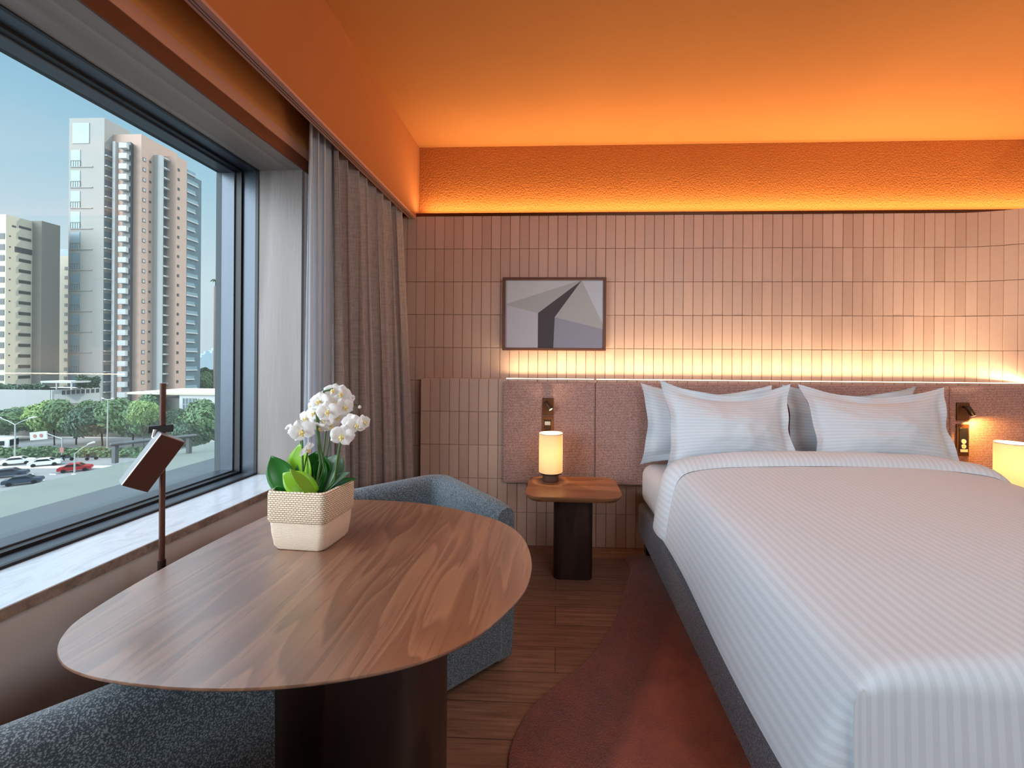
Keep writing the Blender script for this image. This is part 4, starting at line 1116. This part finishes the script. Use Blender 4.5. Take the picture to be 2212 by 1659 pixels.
# --- street lamps
def street_lamp(u, vb, vt, arms, lab, Y=None):
    p = at_z(u,vb,ZG) if Y is None else at_y(u,vb,Y); h = at_y(u,vt,p.y).z - ZG
    t = thing('street_lamp',(p.x,p.y,ZG),lab,'street lamp','street lamps along the road')
    MB().tube([(0,0,0),(0,0,h)],[.14,.09],10).build('pole','steel',t,smooth=True)
    for (dx,dz) in arms:
        q = Vector((dx*.78,dx*.62*0,dz)); MB().tube([(0,0,h-.15),(dx*.45,0,h-.15+dz*.6),(dx,0,h+dz)],.07,8).build('arm','steel',t,smooth=True)
        MB().tube([(dx*.9,0,h+dz),(dx*1.35,0,h+dz*1.25)],[.12,.2],8).build('lamp_head','bl_white',t,smooth=True)
    return t
street_lamp(32,1000,916,((3.2,1.2),(-3.2,1.2)),'tall street lamp with two white arms at the left')
street_lamp(161,1022,979,((2.8,1.7),),'short street lamp with one bright arm in front of the red car')
street_lamp(232,985,862,((1.0,.1),(-1.0,.1)),'very tall thin street lamp before the dark tree')
# --- sign board on an arm
p = at_z(134,992,ZG); h = at_y(134,945,p.y).z - ZG
t = thing('road_sign',(p.x,p.y,ZG),'white sign board with two dark red marks on a cantilever pole','sign')
MB().tube([(0,0,0),(0,0,h)],.10,8).build('pole','steel',t,smooth=True)
MB().tube([(0,0,h-.3),(-3.4,0,h+.8)],.06,8).build('arm','steel',t,smooth=True)
bd = MB().obox((-5.2,0,h+.3),Vector((1,0,.10)).normalized(),Vector((0,1,0)),Vector((-.10,0,1)).normalized(),(1.9,.08,.85)).build('board','bl_white',t)
for dx in (-.75,.65): MB().tube([(-5.2+dx,-.13,h+.3+dx*.1),(-5.2+dx,-.09,h+.3+dx*.1)],.38,18).build('round_mark','sign_red',bd)
MB().box((-.45,-.1,h-3.2),(.45,-.05,h-2.1)).build('small_plate','sign_red',t)
# --- long dark fixture standing on the hotel roof edge
a, b = at_z(236,992,-.9), at_z(425,968,-.9)
t = thing('roof_rail',(a.x,a.y,-1.0),'long dark rail fixture on the hotel roof behind the reading lamp','fixture')
dd = Vector((b.x-a.x,b.y-a.y,0))
MB().obox(dd*.5+Vector((0,0,.42)),dd.normalized(),Vector((-dd.y,dd.x,0)).normalized(),Vector((0,0,1)),(dd.length/2,.07,.035)).build('rail','bl_hole',t,bevel=.03)
for f_ in (.06,.9): q = dd*f_; MB().box((q.x-.04,q.y-.04,0),(q.x+.04,q.y+.04,.38)).build('bracket','bl_hole',t)
#EXT-END
# ------------------------------------------------------------------ light and sky
def area(name, loc, target, sx, sy, power, col, spread=None):
    l = bpy.data.lights.new(name,'AREA'); l.shape = 'RECTANGLE'; l.size = sx; l.size_y = sy; l.energy = power; l.color = col
    if spread: l.spread = math.radians(spread)
    o = bpy.data.objects.new(name, l); C.objects.link(o); o.location = loc
    d = Vector(target)-Vector(loc); o.rotation_euler = d.to_track_quat('-Z','Y').to_euler()
    return o
def point(name, loc, power, col, r):
    l = bpy.data.lights.new(name,'POINT'); l.energy = power; l.color = col; l.shadow_soft_size = r
    o = bpy.data.objects.new(name, l); C.objects.link(o); o.location = loc; return o
# cove light strip lying behind the trim, facing up
o = area('cove_led', ((XP+XR)/2+.02, YU+.004, ZCOVE+.0125), ((XP+XR)/2+.02, YU-.02, ZCOVE+1), XR-XP-.06, .012, 26, (1,.74,.42))
o.rotation_euler = (math.radians(14), 0, 0); o.rotation_euler.x += PI
# headboard ledge light strip, facing up
o = area('headboard_led', ((-.365+3.5)/2, YW+.018, ZL+.008), (0,0,0), 3.86, .014, 26, (1,.76,.43)); o.rotation_euler = (PI-math.radians(-14),0,0)
point('bulb_left', (-.038,2.725,.535+.185), 9.0, (1,.76,.46), .03)
point('bulb_right', (2.735,2.62,.535+.185), 70, (1,.80,.54), .03)
for p, d in spots:
    l = bpy.data.lights.new('reading_spot','SPOT'); l.energy = 5 if p.x < 1 else 24; l.color = (1,.60,.24) if p.x < 1 else (1,.45,.10); l.spot_size = math.radians(75 if p.x < 1 else 140); l.spot_blend = .5; l.shadow_soft_size = .01
    q = bpy.data.objects.new('reading_spot', l); C.objects.link(q); q.location = p; q.rotation_euler = d.to_track_quat('-Z','Y').to_euler()
# unseen fill added behind the camera to brighten wall and bed
area('rear_fill', (2.2,-2.45,2.2), (1.6,3,1.1), 2.1, .9, 56, (.84,.95,1))
area('overhead_fill', (1.3,.75,2.92), (1.3,.75,0), 1.4, .5, 15, (.80,.93,1))  # unseen fill added overhead to whiten the bed top
# sun on the city, from the far right of the building
l = bpy.data.lights.new('sun','SUN'); l.energy = 2.0; l.color = (1,.92,.82); l.angle = math.radians(.6)
o = bpy.data.objects.new('sun', l); C.objects.link(o); o.rotation_euler = Vector((-.66,-.38,-.62)).to_track_quat('-Z','Y').to_euler()
w = bpy.data.worlds.new('sky'); bpy.context.scene.world = w; w.use_nodes = True
nt = w.node_tree; N = nt.nodes; bg = N['Background']
tc = N.new('ShaderNodeTexCoord'); sep = N.new('ShaderNodeSeparateXYZ'); nt.links.new(tc.outputs['Generated'], sep.inputs[0])
rp_ = N.new('ShaderNodeValToRGB'); e = rp_.color_ramp.elements
e[0].position = .0; e[0].color = (.66,.77,.83,1); e[1].position = .9; e[1].color = (2.4,2.8,3.3,1)
x1 = e.new(.14); x1.color = (.70,.83,.89,1); x2 = e.new(.30); x2.color = (.46,.70,.83,1); x3 = e.new(.41); x3.color = (.34,.60,.78,1); x4 = e.new(.50); x4.color = (1.9,2.25,2.6,1)
nt.links.new(sep.outputs['Z'], rp_.inputs['Fac'])
# bright sky patch added out of view to strengthen the window light
vm = N.new('ShaderNodeVectorMath'); vm.operation = 'DOT_PRODUCT'; nt.links.new(tc.outputs['Generated'], vm.inputs[0]); vm.inputs[1].default_value = Vector((-.66,-.66,.38)).normalized()
mr = N.new('ShaderNodeMapRange'); mr.inputs['From Min'].default_value = .72; mr.inputs['From Max'].default_value = 1.0; mr.inputs['To Min'].default_value = 0; mr.inputs['To Max'].default_value = 1; mr.interpolation_type = 'SMOOTHSTEP'
nt.links.new(vm.outputs['Value'], mr.inputs['Value'])
hz = N.new('ShaderNodeMix'); hz.data_type = 'RGBA'; nt.links.new(mr.outputs[0], hz.inputs[0]); nt.links.new(rp_.outputs[0], hz.inputs[6]); hz.inputs[7].default_value = (8.6,9.4,10.2,1)
nt.links.new(hz.outputs[2], bg.inputs['Color']); bg.inputs['Strength'].default_value = 1.0
sc = bpy.context.scene
sc.view_settings.view_transform = 'Standard'; sc.view_settings.look = 'None'; sc.view_settings.exposure = 0
sc.cycles.use_denoising = True
sc.cycles.use_adaptive_sampling = True; sc.cycles.adaptive_threshold = .03
sc.cycles.max_bounces = 8; sc.cycles.diffuse_bounces = 4; sc.cycles.glossy_bounces = 4; sc.cycles.transparent_max_bounces = 16
sc.cycles.sample_clamp_indirect = 6.0
sc.cycles.caustics_reflective = False; sc.cycles.caustics_refractive = False
